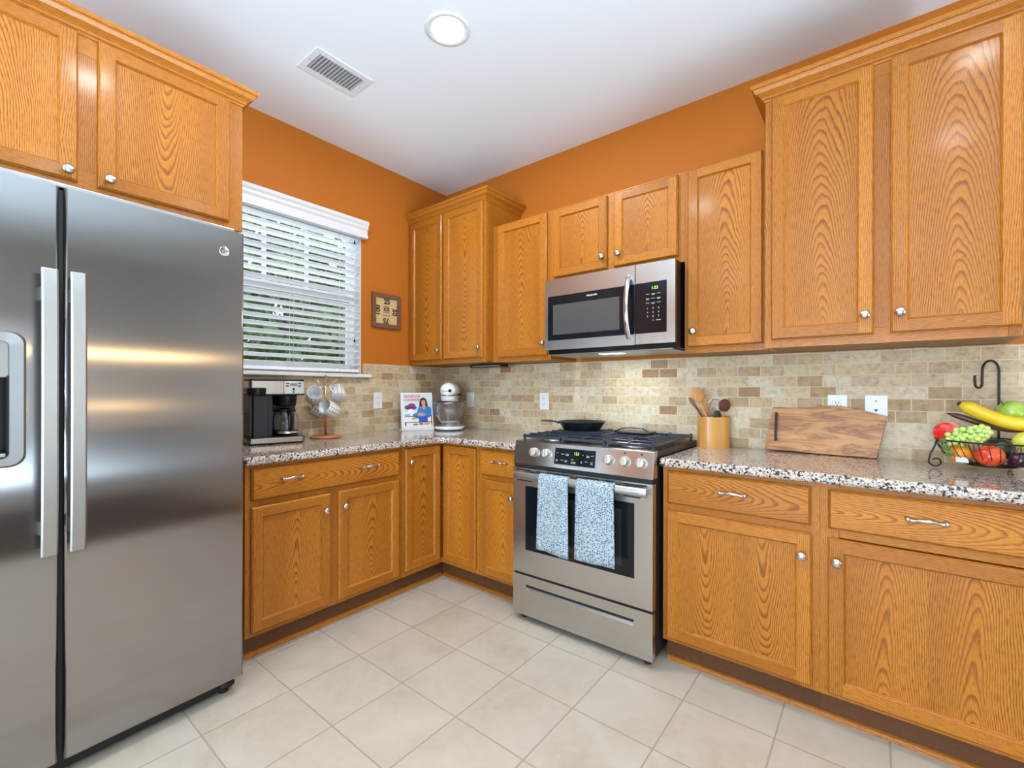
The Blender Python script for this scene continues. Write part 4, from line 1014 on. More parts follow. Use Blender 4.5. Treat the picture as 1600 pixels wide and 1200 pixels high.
# under-cabinet light bar
UB = thing('under_cabinet_light', 'thin black light bar screwed under the tall corner wall cabinet', 'light fixture', (0.60, -0.17, 1.392))
b = B(); b.box(-0.13, 0.17, -0.035, 0.035, -0.022, 0.0); obj('housing', b, BLACK, UB, 0.003)
b = B(); b.box(-0.11, 0.15, -0.036, -0.034, -0.018, -0.008); obj('lens', b, STEEL_L, UB)

# ------------------------------------------------------------------ framed sign on the left wall
SG = thing('framed_sign', 'small square wood-framed sign with numbers hanging beside the window', 'sign', (0.003, -0.601, 1.778), RL)
s2 = 0.123
b = B(); fw = 0.030
for (a0, a1, c0, c1, g) in ((-s2, -s2 + fw, -s2, s2, 2), (s2 - fw, s2, -s2, s2, 2), (-s2 + fw, s2 - fw, -s2, -s2 + fw, 0), (-s2 + fw, s2 - fw, s2 - fw, s2, 0)): b.box(a0, a1, -0.018, 0, c0, c1, g)
obj('frame', b, plain('weathered_frame_wood', (0.17, 0.075, 0.040), 0.7, var=0.25, scale=80), SG, 0.001)
b = B(); b.box(-s2 + fw, s2 - fw, -0.008, -0.001, -s2 + fw, s2 - fw); obj('panel', b, plain('tan_card', (0.60, 0.42, 0.19), 0.8, var=0.06, scale=60), SG)
pr_ = [text('p', '25', 0.052, PRINTD, None, (0.004, -0.0085, 0.068), (R(90), 0, 0), bold=0.0022), text('p', '50', 0.052, PRINTD, None, (0.070, -0.0085, 0.0), (R(90), R(90), 0), bold=0.0022),
       text('p', '75', 0.052, PRINTD, None, (-0.004, -0.0085, -0.068), (R(90), R(180), 0), bold=0.0022), text('p', '100', 0.050, PRINTD, None, (-0.072, -0.0085, 0.0), (R(90), R(-90), 0), bold=0.0022),
       text('p', 'ICE', 0.034, PRINTD, None, (0.0, -0.0085, 0.012), (R(90), 0, 0), bold=0.0016)]
for z, wd in ((0.033, 0.05), (-0.008, 0.056), (-0.030, 0.064)):
    b = B()
    for k in range(6): b.box(-wd / 2 + k * wd / 6, -wd / 2 + k * wd / 6 + wd / 9, -0.0086, -0.0082, z - 0.003, z + 0.003)
    pr_.append(obj('p', b, PRINTD))
merge(pr_, 'lettering', SG)

# ------------------------------------------------------------------ coffee maker
yaw = math.atan2(0.28, 0.06)
CM = thing('coffee_maker', 'black and stainless drip coffee maker with glass carafe beside the refrigerator', 'coffee maker', (0.215, -1.62, 0.914), yaw)
CW = 0.286
b = B(); b.prism(rrect(0, CW, 0.0, 0.205, 0.02), 0.006, 0.028, mi=0); b.prism(rrect(0.004, CW - 0.004, 0.004, 0.200, 0.02), 0.0, 0.006, mi=0); obj('base', b, BLACK, CM, 0.002)
b = B(); b.prism(rrect(-0.001, CW + 0.001, -0.001, 0.206, 0.021), 0.009, 0.036, mi=0); obj('base_band', b, STEEL_D2, CM, 0.001)
b = B(); b.prism(rrect(0.004, CW - 0.004, 0.004, 0.20, 0.02), 0.036, 0.040); b.box(0.012, 0.128, 0.05, 0.20, 0.038, 0.29); b.box(0.128, CW - 0.02, 0.135, 0.20, 0.038, 0.29); b.box(0.03, 0.10, 0.02, 0.06, 0.038, 0.28)
b.lathe([(0, 0.0402), (0.066, 0.0402), (0.066, 0.044), (0, 0.044)], 32, Matrix.Translation((0.200, 0.070, 0)))
obj('body', b, BLACK, CM, 0.004)
b = B(); b.prism(rrect(0.0, CW, -0.004, 0.20, 0.02), 0.265, 0.272); b.prism(rrect(0.01, CW - 0.004, 0.0, 0.20, 0.02), 0.342, 0.354)
b.lathe([(0, 0.20), (0.052, 0.205), (0.060, 0.265), (0, 0.265)], 28, Matrix.Translation((0.200, 0.075, 0)))
obj('brew_head', b, BLACK, CM, 0.003)
b = B(); b.prism(rrect(0.004, CW - 0.004, -0.003, 0.198, 0.02), 0.272, 0.343); obj('steel_panel', b, STEEL_D2, CM, 0.002)
b = B(); b.box(0.172, 0.276, -0.0065, -0.002, 0.2725, 0.342); cpn = obj('control_face', b, STEEL_L, CM, 0.002)
b = B(); b.box(0.204, 0.240, -0.0075, -0.006, 0.316, 0.332); obj('display', b, plain('grey_lcd', (0.20, 0.17, 0.16), 0.3, var=0), CM)
b = B()
for x in (0.190, 0.252):
    for z in (0.330, 0.316): b.box(x - 0.008, x + 0.008, -0.0078, -0.006, z - 0.003, z + 0.003)
b.lathe([(0, 0), (0.007, 0), (0.006, 0.0018), (0, 0.0018)], 16, Matrix.Translation((0.222, -0.0062, 0.299)) @ Matrix.Rotation(R(90), 4, 'X')); b.lathe([(0, 0), (0.005, 0), (0.004, 0.0018), (0, 0.0018)], 16, Matrix.Translation((0.222, -0.0062, 0.284)) @ Matrix.Rotation(R(90), 4, 'X'))
obj('buttons', b, BLACK, CM)
b = B(); b.lathe([(0, 0.262), (0.040, 0.262), (0.046, 0.268), (0.048, 0.302), (0.044, 0.306), (0, 0.307)], 28, Matrix.Translation((0.040, 0.010, 0))); b.box(-0.045, 0.010, -0.006, 0.012, 0.288, 0.300); obj('pod_basket', b, BLACK, CM, 0.002)
cf = B(); mm = Matrix.Translation((0.200, 0.070, 0.0445))
cf.lathe([(0, 0), (0.058, 0.0), (0.064, 0.006), (0.066, 0.03), (0.066, 0.09), (0.060, 0.118), (0.048, 0.130), (0.048, 0.138), (0.0455, 0.138), (0.0455, 0.129), (0.057, 0.116), (0.063, 0.09), (0.063, 0.03), (0.060, 0.008), (0.0, 0.004)], 36, mm)
ca = obj('carafe', cf, GLASS, CM)
b = B(); b.lathe([(0.050, 0.128), (0.052, 0.132), (0.052, 0.140), (0, 0.150)], 28, mm); b.lathe([(0.0672, 0.010), (0.0672, 0.020), (0.0665, 0.022)], 36, mm, mi=1)
b.tube([(0.200, 0.020, 0.176), (0.205, -0.024, 0.172), (0.207, -0.036, 0.150), (0.207, -0.034, 0.10), (0.205, -0.006, 0.075)], [(0.008, 0.010)] * 5, 10)
obj('carafe_lid_and_handle', b, [BLACK, CHROME], CM)
b = B(); b.tube([(0.02, 0.19, 0.16), (-0.012, 0.20, 0.165), (-0.022, 0.20, 0.12), (-0.014, 0.19, 0.04), (0.005, 0.19, 0.004)], 0.003, 8); obj('power_cord', b, BLACK, CM)

# ------------------------------------------------------------------ mug tree and mugs
MT = thing('mug_tree', 'copper rod mug tree on a round wooden base below the window', 'mug rack', (0.125, -1.135, 0.914))
b = B(); b.lathe([(0, 0), (0.088, 0), (0.094, 0.005), (0.092, 0.013), (0.088, 0.015), (0, 0.015)], 40); obj('base', b, ACACIA, MT)
b = B(); b.tube([(0, 0, 0.014), (0, 0, 0.385)], 0.0065, 14); obj('pole', b, GOLD, MT)
RV = Vector((0.7786, 0.6275, 0)); TV = Vector((0.6275, -0.7786, 0)); ZV = Vector((0, 0, 1))
def cp_(r_, z_, t_): return RV * r_ + ZV * z_ + TV * t_
arms = [(-0.080, 0.362, 0.03), (0.072, 0.362, -0.02), (-0.030, 0.352, 0.050), (0.030, 0.270, 0.055), (-0.050, 0.285, -0.030)]
b = B()
for i, a in enumerate(arms):
    e = cp_(*a); hgt = a[1] - 0.045; b.tube([(0, 0, hgt), e * 1.0], 0.0028, 8)
obj('arms', b, plain('brushed_brass', (0.75, 0.62, 0.42), 0.3, 1.0, var=0), MT)
def mug(rc, zc, tc, axis, hdir, label):
    """rc,zc,tc: centre of the mug body; axis points out of the opening; hdir: towards the handle"""
    t = thing('coffee_mug', label, 'mug', tuple(Vector((0.125, -1.135, 0.914)) + cp_(rc, zc, tc)), 0, 'grid-patterned mugs on the mug tree')
    ax = cp_(*axis).normalized(); hd = cp_(*hdir); hd = (hd - ax * hd.dot(ax)).normalized(); sd = ax.cross(hd)
    rot = Matrix((hd, sd, ax)).transposed().to_4x4()
    b = B(); h = 0.090; r_ = 0.0445; m = rot @ Matrix.Translation((0, 0, -h / 2))
    b.lathe([(0, 0), (r_ - 0.004, 0), (r_, 0.005), (r_, h - 0.001), (r_ - 0.0015, h), (r_ - 0.004, h - 0.001), (r_ - 0.004, 0.008), (0, 0.006)], 36, m, mis=[1, 0, 0, 1, 1, 1, 1])
    obj('cup', b, [MUG, MUGIN], t)
    b = B(); b.tube([rot @ Vector((r_ - 0.002 + 0.026 * math.sin(a), 0, 0.0 + 0.026 * -math.cos(a))) for a in [PI * k / 12 for k in range(13)]], [(0.0035, 0.006)] * 13, 10, flat=tuple(sd)); obj('handle', b, ENAMEL, t)
mug(-0.046, 0.262, 0.060, (0.40, 0.42, 0.80), (0.55, 0.8, -0.4), 'grid-patterned white mug hanging highest and nearest on the mug tree, opening towards the viewer')
mug(0.050, 0.178, 0.060, (-0.42, 0.42, 0.80), (-0.6, 0.75, -0.3), 'grid-patterned white mug hanging low on the right of the mug tree')
mug(0.060, 0.272, -0.050, (-0.35, 0.60, -0.70), (-0.6, 0.8, 0.3), 'grid-patterned white mug half hidden at the upper right back of the mug tree')
mug(-0.052, 0.172, -0.045, (-0.72, 0.45, 0.35), (0.6, 0.8, -0.2), 'grid-patterned white mug hanging low on the left back of the mug tree, inside in shade')

# ------------------------------------------------------------------ cookbook on a stand
ang = math.atan2(0.224, 0.102)
def flat(b, poly, y, mi=0): b.face([(x, y, z) for x, z in poly], None, mi)
ST = thing('book_stand', 'white book easel on the worktop holding up the cookbook', 'book stand', (0.150, -0.430, 0.914), ang)
b = B(); b.box(-0.118, 0.118, -0.035, 0.075, 0.0, 0.008); b.box(-0.118, 0.118, -0.038, -0.030, 0.0, 0.022); obj('foot_plate', b, WHITEP, ST, 0.002)
b = B(); b.tube([(0, 0.030, 0.008), (0, 0.052, 0.19)], 0.005, 8); obj('back_prop', b, WHITEP, ST)
BK = thing('cookbook', 'white cookbook showing a woman in a blue shirt, propped up near the corner', 'book', (0.150, -0.430, 0.923), ang)
lean = R(-9); Mb = Matrix.Rotation(lean, 4, 'X')
def bobj(name, b, mats, **k):
    b.bm.transform(Matrix.Translation((0, -0.026, 0)) @ Mb); return obj(name, b, mats, BK, **k)
bw, bh = 0.228, 0.268
b = B(); b.box(-bw / 2, bw / 2, 0.002, 0.022, 0.003, bh - 0.003); bobj('page_block', b, plain('paper_edges', (0.82, 0.80, 0.76), 0.8, var=0.03, scale=200))
b = B(); b.box(-bw / 2 - 0.003, bw / 2 + 0.002, -0.001, 0.002, 0, bh); b.box(-bw / 2 - 0.003, bw / 2 + 0.002, 0.022, 0.025, 0, bh); b.box(-bw / 2 - 0.006, -bw / 2 - 0.003, -0.001, 0.025, 0, bh); bobj('cover', b, plain('white_book_cover', (0.82, 0.80, 0.80), 0.3, var=0.01), bevel=0.001)
cols = dict(wall=(0.62, 0.72, 0.66), white=(0.85, 0.85, 0.86), hair=(0.035, 0.015, 0.012), skin=(0.62, 0.30, 0.20), blue=(0.035, 0.20, 0.52), blue2=(0.02, 0.09, 0.40), flower=(0.28, 0.06, 0.24), dark=(0.05, 0.05, 0.06), green=(0.10, 0.30, 0.08), food=(0.75, 0.35, 0.05), teal=(0.25, 0.45, 0.55))
ck = list(cols); cm_ = [plain('cover_print_' + k, v, 0.35, var=0.05, scale=90) for k, v in cols.items()]
b = B(); PX = lambda u, v: ((u - 0.5) * bw, (1 - v) * bh)   # u,v in the cover's frame, v down
def cpoly(c, pts, lay): flat(b, [PX(*p) for p in pts], -0.0012 - lay * 0.00012, ck.index(c))
def ell(c, cx, cy, rx, ry, lay, n=20): cpoly(c, [(cx + rx * math.cos(2 * PI * k / n), cy + ry * math.sin(2 * PI * k / n)) for k in range(n)], lay)
cpoly('wall', [(0.07, 0.03), (0.97, 0.03), (0.97, 0.62), (0.07, 0.62)], 0)
cpoly('white', [(0.07, 0.55), (0.97, 0.55), (0.97, 0.90), (0.07, 0.90)], 1)
for cx, cy, rx, ry in ((0.20, 0.40, 0.12, 0.06), (0.32, 0.35, 0.12, 0.06), (0.38, 0.41, 0.10, 0.055), (0.27, 0.43, 0.12, 0.05)): ell('flower', cx, cy, rx, ry, 2)
ell('white', 0.28, 0.54, 0.11, 0.10, 3)
ell('hair', 0.70, 0.26, 0.125, 0.125, 4); cpoly('hair', [(0.575, 0.26), (0.83, 0.26), (0.86, 0.42), (0.56, 0.42)], 4)
cpoly('blue', [(0.52, 0.42), (0.62, 0.36), (0.72, 0.46), (0.82, 0.36), (0.95, 0.42), (0.96, 0.64), (0.86, 0.70), (0.50, 0.72), (0.33, 0.64), (0.36, 0.58), (0.48, 0.55)], 5)
cpoly('skin', [(0.66, 0.33), (0.76, 0.33), (0.78, 0.40), (0.72, 0.48), (0.65, 0.40)], 6); ell('skin', 0.705, 0.275, 0.068, 0.088, 7)
cpoly('hair', [(0.63, 0.25), (0.64, 0.17), (0.78, 0.17), (0.79, 0.25), (0.74, 0.205), (0.67, 0.205)], 8)
ell('skin', 0.62, 0.60, 0.13, 0.045, 8)
cpoly('blue2', [(0.52, 0.66), (0.80, 0.64), (0.84, 0.80), (0.54, 0.82)], 9)
cpoly('teal', [(0.08, 0.585), (0.26, 0.585), (0.26, 0.63), (0.08, 0.63)], 6)
cpoly('dark', [(0.08, 0.64), (0.50, 0.64), (0.50, 0.66), (0.08, 0.66)], 9); cpoly('dark', [(0.08, 0.80), (0.97, 0.80), (0.97, 0.822), (0.08, 0.822)], 10); cpoly('dark', [(0.08, 0.80), (0.12, 0.80), (0.12, 0.90), (0.08, 0.90)], 10); cpoly('dark', [(0.94, 0.62), (0.97, 0.62), (0.97, 0.90), (0.94, 0.90)], 10)
ell('food', 0.38, 0.71, 0.09, 0.03, 10); ell('green', 0.42, 0.87, 0.09, 0.028, 11); ell('flower', 0.60, 0.86, 0.07, 0.028, 11); ell('food', 0.78, 0.86, 0.12, 0.03, 11)
bobj('cover_picture', b, cm_)
tt = plain('pink_title_print', (0.72, 0.10, 0.25), 0.5, var=0)
pr_ = [text('p', 'barefoot', 0.036, tt, None, (-0.100, -0.0012, bh - 0.024), (R(90), 0, 0), ax='LEFT', bold=0.0004, extrude=0.0002), text('p', 'contessa', 0.036, tt, None, (-0.100, -0.0012, bh - 0.050), (R(90), 0, 0), ax='LEFT', bold=0.0004, extrude=0.0002)]
q = merge(pr_, 'title', BK); q.data.transform(Matrix.Translation((0, -0.0272, 0)) @ Mb)

# ------------------------------------------------------------------ stand mixer
MXR = thing('stand_mixer', 'white stand mixer with steel bowl in the worktop corner', 'mixer', (0.285, -0.225, 0.914), R(37))
# local -y is the front of the mixer
b = B(); b.prism(rrect(-0.105, 0.105, -0.16, 0.13, 0.10, 10), 0.006, 0.030); obj('base', b, ENAMEL, MXR, 0.010, 4)
b = B(); b.prism(rrect(-0.107, 0.107, -0.162, 0.132, 0.102, 10), 0.0, 0.008); obj('base_pad', b, plain('navy_rubber', (0.02, 0.03, 0.05), 0.6), MXR)
b = B(); b.tube([(0, 0.085, 0.02), (0, 0.080, 0.10), (0, 0.075, 0.18), (0, 0.07, 0.25)], [(0.055, 0.062), (0.040, 0.048), (0.038, 0.044), (0.042, 0.050)], 24, flat=(0, 1, 0)); obj('column', b, ENAMEL, MXR)
b = B(); hs = [(-0.150, 0.001), (-0.149, 0.022), (-0.142, 0.040), (-0.128, 0.052), (-0.10, 0.060), (-0.04, 0.064), (0.04, 0.064), (0.10, 0.060), (0.135, 0.045), (0.15, 0.022), (0.154, 0.001)]
b.tube([(0, y, 0.292) for y, r_ in hs], [(r_ * 0.96, r_) for y, r_ in hs], 32, flat=(0, 0, 1)); b.lathe([(0.050, 0.215), (0.056, 0.222), (0.058, 0.27), (0.056, 0.29)], 32, Matrix.Translation((0, -0.085, 0)))
obj('motor_head', b, ENAMEL, MXR)
b = B(); b.lathe([(0, 0), (0.012, 0), (0.011, 0.006), (0, 0.007)], 16, Matrix.Translation((0.020, -0.148, 0.290)) @ Matrix.Rotation(R(90), 4, 'X')); b.tube([(0.058, -0.03, 0.262), (0.088, -0.035, 0.262)], [0.005, 0.009], 10); obj('knob', b, BLACK, MXR)
b = B(); b.tube([(0.0575 * math.cos(a), -0.085 + 0.0575 * math.sin(a), 0.258) for a in [PI + PI * k / 16 for k in range(17)]], [(0.008, 0.002)] * 17, 8, flat=(0, 0, 1)); obj('trim_band', b, STEEL_D, MXR)
pr_ = [text('p', 'KitchenAid', 0.012, PRINTD, None, (-0.018, -0.1495, 0.288), (R(90), 0, 0), bold=0.0002)]
merge(pr_, 'lettering', MXR)
b = B(); b.lathe([(0, 0.030), (0.055, 0.030), (0.060, 0.034), (0.052, 0.048), (0.074, 0.068), (0.094, 0.105), (0.105, 0.150), (0.109, 0.195), (0.113, 0.196), (0.113, 0.204), (0.108, 0.205), (0.102, 0.150), (0.090, 0.107), (0.0, 0.070)], 48, Matrix.Translation((0, -0.070, 0))); obj('bowl', b, plain('bowl_steel', (0.44, 0.435, 0.42), 0.20, 1.0, var=0.02), MXR)
b = B(); b.lathe([(0, 0.12), (0.012, 0.12), (0.014, 0.20), (0.020, 0.217), (0, 0.217)], 16, Matrix.Translation((0, -0.080, 0))); obj('beater_shaft', b, STEEL_L, MXR)

# ------------------------------------------------------------------ utensil crock
CR = thing('utensil_holder', 'oval bamboo utensil holder between range and cutting board', 'utensil holder', (2.108, -0.085, 0.914), R(25))
def oval(rx, ry, n=40): return [(rx * math.copysign(abs(math.cos(a)) ** 0.8, math.cos(a)), ry * math.copysign(abs(math.sin(a)) ** 0.8, math.sin(a))) for a in [2 * PI * k / n for k in range(n)]]
b = B(); o_, i_ = oval(0.076, 0.058), oval(0.068, 0.050); hz = 0.158; n = len(o_)
zt = lambda x, y: hz + 0.006 * (x / 0.076) ** 2
acc = 0
for k in range(n):
    j = (k + 1) % n; d = math.dist(o_[k], o_[j]); (x0, y0_), (x1, y1_), (u0, w0), (u1, w1) = o_[k], o_[j], i_[k], i_[j]
    b.face([(x0, y0_, 0), (x1, y1_, 0), (x1, y1_, zt(x1, y1_)), (x0, y0_, zt(x0, y0_))], [(acc, 0), (acc + d, 0), (acc + d, hz), (acc, hz)], smooth=True)
    b.face([(x0, y0_, zt(x0, y0_)), (x1, y1_, zt(x1, y1_)), (u1, w1, zt(x1, y1_)), (u0, w0, zt(x0, y0_))], [(acc, 0), (acc + d, 0), (acc + d, .01), (acc, .01)])
    b.face([(u0, w0, 0.008), (u1, w1, 0.008), (u1, w1, zt(x1, y1_)), (u0, w0, zt(x0, y0_))], [(acc, 0), (acc + d, 0), (acc + d, hz), (acc, hz)], smooth=True)
    acc += d
b.face([(x, y, 0.008) for x, y in i_]); b.face([(x, y, 0) for x, y in o_])
obj('holder_body', b, BAMBOO, CR)
CB = Vector((2.108, -0.085, 0.914))
def utensil(name, label, cat, foot, top, parts):
    """foot and top in (right, up, towards viewer) offsets from the holder"""
    a = CB + cp_(*foot); e = CB + cp_(*top)
    t = thing(name, label, cat, tuple(a)); return t, Vector((0, 0, 0)), e - a
def spoon(name, label, foot, top, mh, mhead, rx=0.030, rl=0.040, shaft=0.005, hollow=True):
    t, a, e = utensil(name, label, 'utensil', foot, top, None)
    d = e.normalized(); L_ = e.length
    b = B(); b.tube([a, d * (L_ * 0.5), d * (L_ - rl * 0.6)], [shaft, shaft, shaft * 1.1], 10); obj('handle', b, mh, t)
    side = d.cross(TV).normalized(); nrm = side.cross(d).normalized()
    rot = Matrix((side, nrm, d)).transposed()
    b = B(); b.sphere(d * (L_ + rl * 0.25), 1.0, 24, 14, sc=(rx, 0.007, rl), rot=rot)
    obj('head', b, mhead, t)
spoon('wooden_spoon', 'light round wooden spoon leaning left in the bamboo holder', (0.018, 0.012, 0.012), (-0.085, 0.262, 0.01), SPOON, SPOON, 0.033, 0.040)
spoon('wooden_spatula', 'slender beech spatula standing just right of the round wooden spoon', (-0.012, 0.012, -0.012), (-0.042, 0.212, -0.008), SPOON2, SPOON2, 0.021, 0.050)
spoon('wooden_turner', 'dark thin wooden turner leaning farthest left in the bamboo holder', (0.036, 0.012, 0.026), (-0.112, 0.225, 0.020), SPOOND, plain('reddish_wood', (0.22, 0.10, 0.06), 0.5), 0.010, 0.035)
spoon('wooden_ladle', 'wooden ladle with dark brown bowl at the right of the holder', (0.025, 0.012, 0.012), (0.045, 0.210, 0.022), SPOON, SPOOND, 0.031, 0.034)
t, a, e = utensil('wire_whisk', 'steel wire whisk standing behind the ladle in the bamboo holder', 'whisk', (0.01, 0.012, -0.02), (0.018, 0.215, -0.02), None)
d = e.normalized()
b = B(); b.tube([a, d * 0.14], [0.006, 0.007], 12); obj('handle', b, BLACK, t)
b = B()
for k in range(5):
    ph = k * PI / 5; s_ = (d.cross(TV).normalized() * math.cos(ph) + d.cross(d.cross(TV)).normalized() * math.sin(ph))
    b.tube([d * (0.14 + 0.05 * (1 - math.cos(u)) + 0.0) + s_ * (0.042 * math.sin(u)) for u in [PI * q_ / 12 for q_ in range(13)]] + [d * (0.14 + 0.05 * (1 - math.cos(u))) - s_ * (0.042 * math.sin(u)) for u in [PI * q_ / 12 for q_ in range(12, -1, -1)]], 0.0009, 6)
obj('wires', b, CHROME, t)
spoon('slotted_spatula', 'black plastic spatula low between the spoons in the bamboo holder', (0.012, 0.012, 0.0), (0.018, 0.150, 0.0), BLACK, plain('dark_green_plastic', (0.02, 0.045, 0.03), 0.4), 0.022, 0.034)

# ------------------------------------------------------------------ cutting board
e_ = Vector((0.437, -0.015, 0)).normalized(); upv = Vector((0.0, 0.035, 0.2)); n_ = e_.cross(upv).normalized(); upv = n_.cross(e_)
# local frame: x along the board, y up the board, z out of its face (towards viewer)
mb = Matrix((e_, upv, n_)).transposed().to_4x4(); mb.translation = Vector((2.335, -0.0555, 0.9155))
CBD = thing('cutting_board', 'live-edge wooden cutting board with black handle leaning on the splashback', 'cutting board', (2.335, -0.0555, 0.9155))
top = [(0.473, 0.186), (0.45, 0.191), (0.42, 0.199), (0.39, 0.208), (0.36, 0.215), (0.33, 0.222), (0.30, 0.227), (0.27, 0.228), (0.24, 0.223), (0.21, 0.216), (0.17, 0.213), (0.13, 0.213), (0.08, 0.214), (0.036, 0.214)]
bot = [(0.007, 0.006), (0.04, 0.004), (0.09, 0.003), (0.13, 0.005), (0.18, 0.0), (0.24, 0.001), (0.30, 0.0), (0.36, 0.001), (0.40, 0.0), (0.439, 0.002)]
out_ = bot + top
b = B(); b.prism(out_, -0.010, 0.010, mi=0, mside=1)
b.bm.transform(mb); b.bm.transform(Matrix.Translation(-Vector((2.335, -0.0555, 0.9155))))
obj('board', b, [BOARD, BARK], CBD, 0.0015)
b = B(); b.box(0.050, 0.060, 0.046, 0.186, 0.030, 0.036)
for y in (0.055, 0.172): b.box(0.051, 0.059, y, y + 0.008, 0.010, 0.031)
b.bm.transform(Matrix.Translation((0, 0, 0)) @ mb); b.bm.transform(Matrix.Translation(-Vector((2.335, -0.0555, 0.9155))))
obj('handle', b, BLACKM, CBD, 0.001)

# ------------------------------------------------------------------ fruit basket
BC = Vector((3.10, -0.19, 0.914)); RB = 0.150
FB = thing('fruit_basket', 'dark wire fruit basket with scroll feet and banana hook on the right worktop', 'basket', tuple(BC))
zr, zb2 = 0.112, 0.018
b = B()
b.tube([(RB * math.cos(a), RB * math.sin(a), zr) for a in [2 * PI * k / 48 for k in range(48)]], 0.0030, 8, closed=True)
b.tube([(RB * 0.42 * math.cos(a), RB * 0.42 * math.sin(a), zb2 + 0.004) for a in [2 * PI * k / 32 for k in range(32)]], 0.0022, 8, closed=True)
obj('rim', b, WROUGHT, FB)
b = B()
for k in range(36):
    a = 2 * PI * k / 36
    b.tube([(r_ * math.cos(a + tw), r_ * math.sin(a + tw), z) for r_, z, tw in ((RB, zr, 0), (RB * 0.96, zr - 0.025, .02), (RB * 0.85, zr - 0.055, .05), (RB * 0.65, zb2 + 0.018, .08), (RB * 0.42, zb2 + 0.004, .1), (RB * 0.15, zb2 + 0.001, .1))], 0.0014, 6)
obj('wires', b, WROUGHT, FB)
def scroll(ang_):
    b = B(); ca_, sa_ = math.cos(ang_), math.sin(ang_); pts = []
    pts.append((RB - 0.002, zr)); pts.append((RB + 0.006, zr - 0.03)); pts.append((RB + 0.018, zr - 0.06))
    cx, cz, r0 = RB + 0.002, 0.0245, 0.0215
    for k in range(20):
        a = R(30) - k * R(19); rr_ = r0 * (1 - 0.028 * k); pts.append((cx + rr_ * math.cos(a), cz + rr_ * math.sin(a)))
    b.tube([(ca_ * p, sa_ * p, z) for p, z in pts], 0.0030, 8); obj('scroll_foot', b, WROUGHT, FB)
for a_ in (R(188), R(-62), R(63)): scroll(a_)
b = B(); hx, hy = 0.040, 0.138
hk = [(0, 0.05), (0, 0.15), (0, 0.30), (0, 0.375)] + [(-0.034 + 0.034 * math.cos(a), 0.375 + 0.040 * math.sin(a)) for a in [PI * k / 10 for k in range(1, 10)]] + [(-0.068, 0.372), (-0.069, 0.335)] + [(-0.083 + 0.0145 * math.cos(a), 0.325 - 0.016 * math.sin(a)) for a in [PI * k / 6 for k in range(0, 7)]] + [(-0.099, 0.350), (-0.098, 0.357)]
b.tube([tuple(Vector((hx, hy, 0)) + RV * 0.95 * p + ZV * z) for p, z in hk], 0.0042, 10); obj('banana_hook', b, WROUGHT, FB)
b = B(); b.box(-0.060, -0.025, 0, 0.0008, 0.004, 0.024); b.bm.transform(Matrix.Rotation(R(-25), 4, 'Z') @ Matrix.Translation((0, -0.108, 0.030)) @ Matrix.Rotation(R(10), 4, 'X')); obj('paper_tag', b, WHITEP, FB)

def fruit_mat(name, c1, c2, c3=None, rough=0.25, sc=6):
    m, t, b = newmat(name)
    st = [(0.35, c1), (0.6, c2)] + ([(0.75, c3)] if c3 else [])
    L(t, ramp(t, noise(t, texco(t), sc * 4, 3), st), b.inputs['Base Color']); setin(b, Roughness=rough, Coat_Weight=0.25, Coat_Roughness=0.1); return m
def apple(name, label, cat, pos, r_, mat, tilt=(0, 0), stem=True, group=None):
    t = thing(name, label, cat, pos)
    t.rotation_euler = (R(tilt[0]), R(tilt[1]), 0)
    b = B(); prof = []
    for i in range(21):
        a = PI * i / 20; rr_ = r_ * (math.sin(a) ** 0.9) * (1 + 0.04 * math.cos(a)); z = -r_ * 0.92 * math.cos(a)
        dip = math.exp(-(rr_ / (r_ * 0.28)) ** 2) * r_ * 0.22
        z += dip if a < PI / 2 else -dip
        prof.append((rr_ if 0 < i < 20 else 0, z))
    b.lathe(prof, 32); obj('flesh', b, mat, t)
    if stem:
        b = B(); b.tube([(0, 0, r_ * 0.66), (0.002, 0, r_ * 0.9), (0.006, 0.002, r_ * 1.15)], 0.0013, 6); obj('stem', b, PRINTD, t)
    return t
RED = fruit_mat('red_orange_apple_skin', (0.62, 0.02, 0.012), (0.75, 0.10, 0.015), (0.80, 0.25, 0.03))
GRN = fruit_mat('green_apple_skin', (0.30, 0.48, 0.05), (0.40, 0.55, 0.08))
YEL = fruit_mat('yellow_apple_skin', (0.60, 0.60, 0.06), (0.68, 0.66, 0.12))
ORG = fruit_mat('orange_peel', (0.80, 0.24, 0.015), (0.85, 0.30, 0.02), rough=0.45)
BANA = fruit_mat('banana_peel', (0.80, 0.50, 0.010), (0.85, 0.58, 0.02), rough=0.4, sc=3)
BANB = fruit_mat('brown_banana_peel', (0.055, 0.020, 0.012), (0.10, 0.035, 0.02), rough=0.45)
GRAPE = fruit_mat('green_grape_skin', (0.40, 0.58, 0.10), (0.52, 0.68, 0.18), rough=0.25, sc=12)
LIP = fruit_mat('pink_peel', (0.75, 0.25, 0.20), (0.85, 0.35, 0.28))
VT = (Vector((2.7633, -2.6288, 0)) - Vector((BC.x, BC.y, 0))).normalized(); VR = Vector((-VT.y, VT.x, 0))
def cq(s_, z, t_): return VR * s_ + ZV * z + VT * t_       # sideways, up, towards the viewer's side of the kitchen
W = lambda s_, z, t_: tuple(BC + cq(s_, z, t_))
apple('apple', 'red and orange apple at the front of the fruit basket', 'apple', W(-0.003, 0.066, 0.085), 0.040, RED, (8, 0), False)
apple('orange', 'orange lying in the fruit basket under the grapes', 'orange', W(-0.080, 0.062, 0.045), 0.038, ORG, (0, 0), False)
apple('apple', 'green apple with stem on top behind the banana', 'apple', W(0.050, 0.222, -0.050), 0.042, GRN, (10, -40))
apple('apple', 'yellow apple at the right edge of the fruit basket', 'apple', W(0.088, 0.118, 0.045), 0.038, YEL, (0, 30), False)
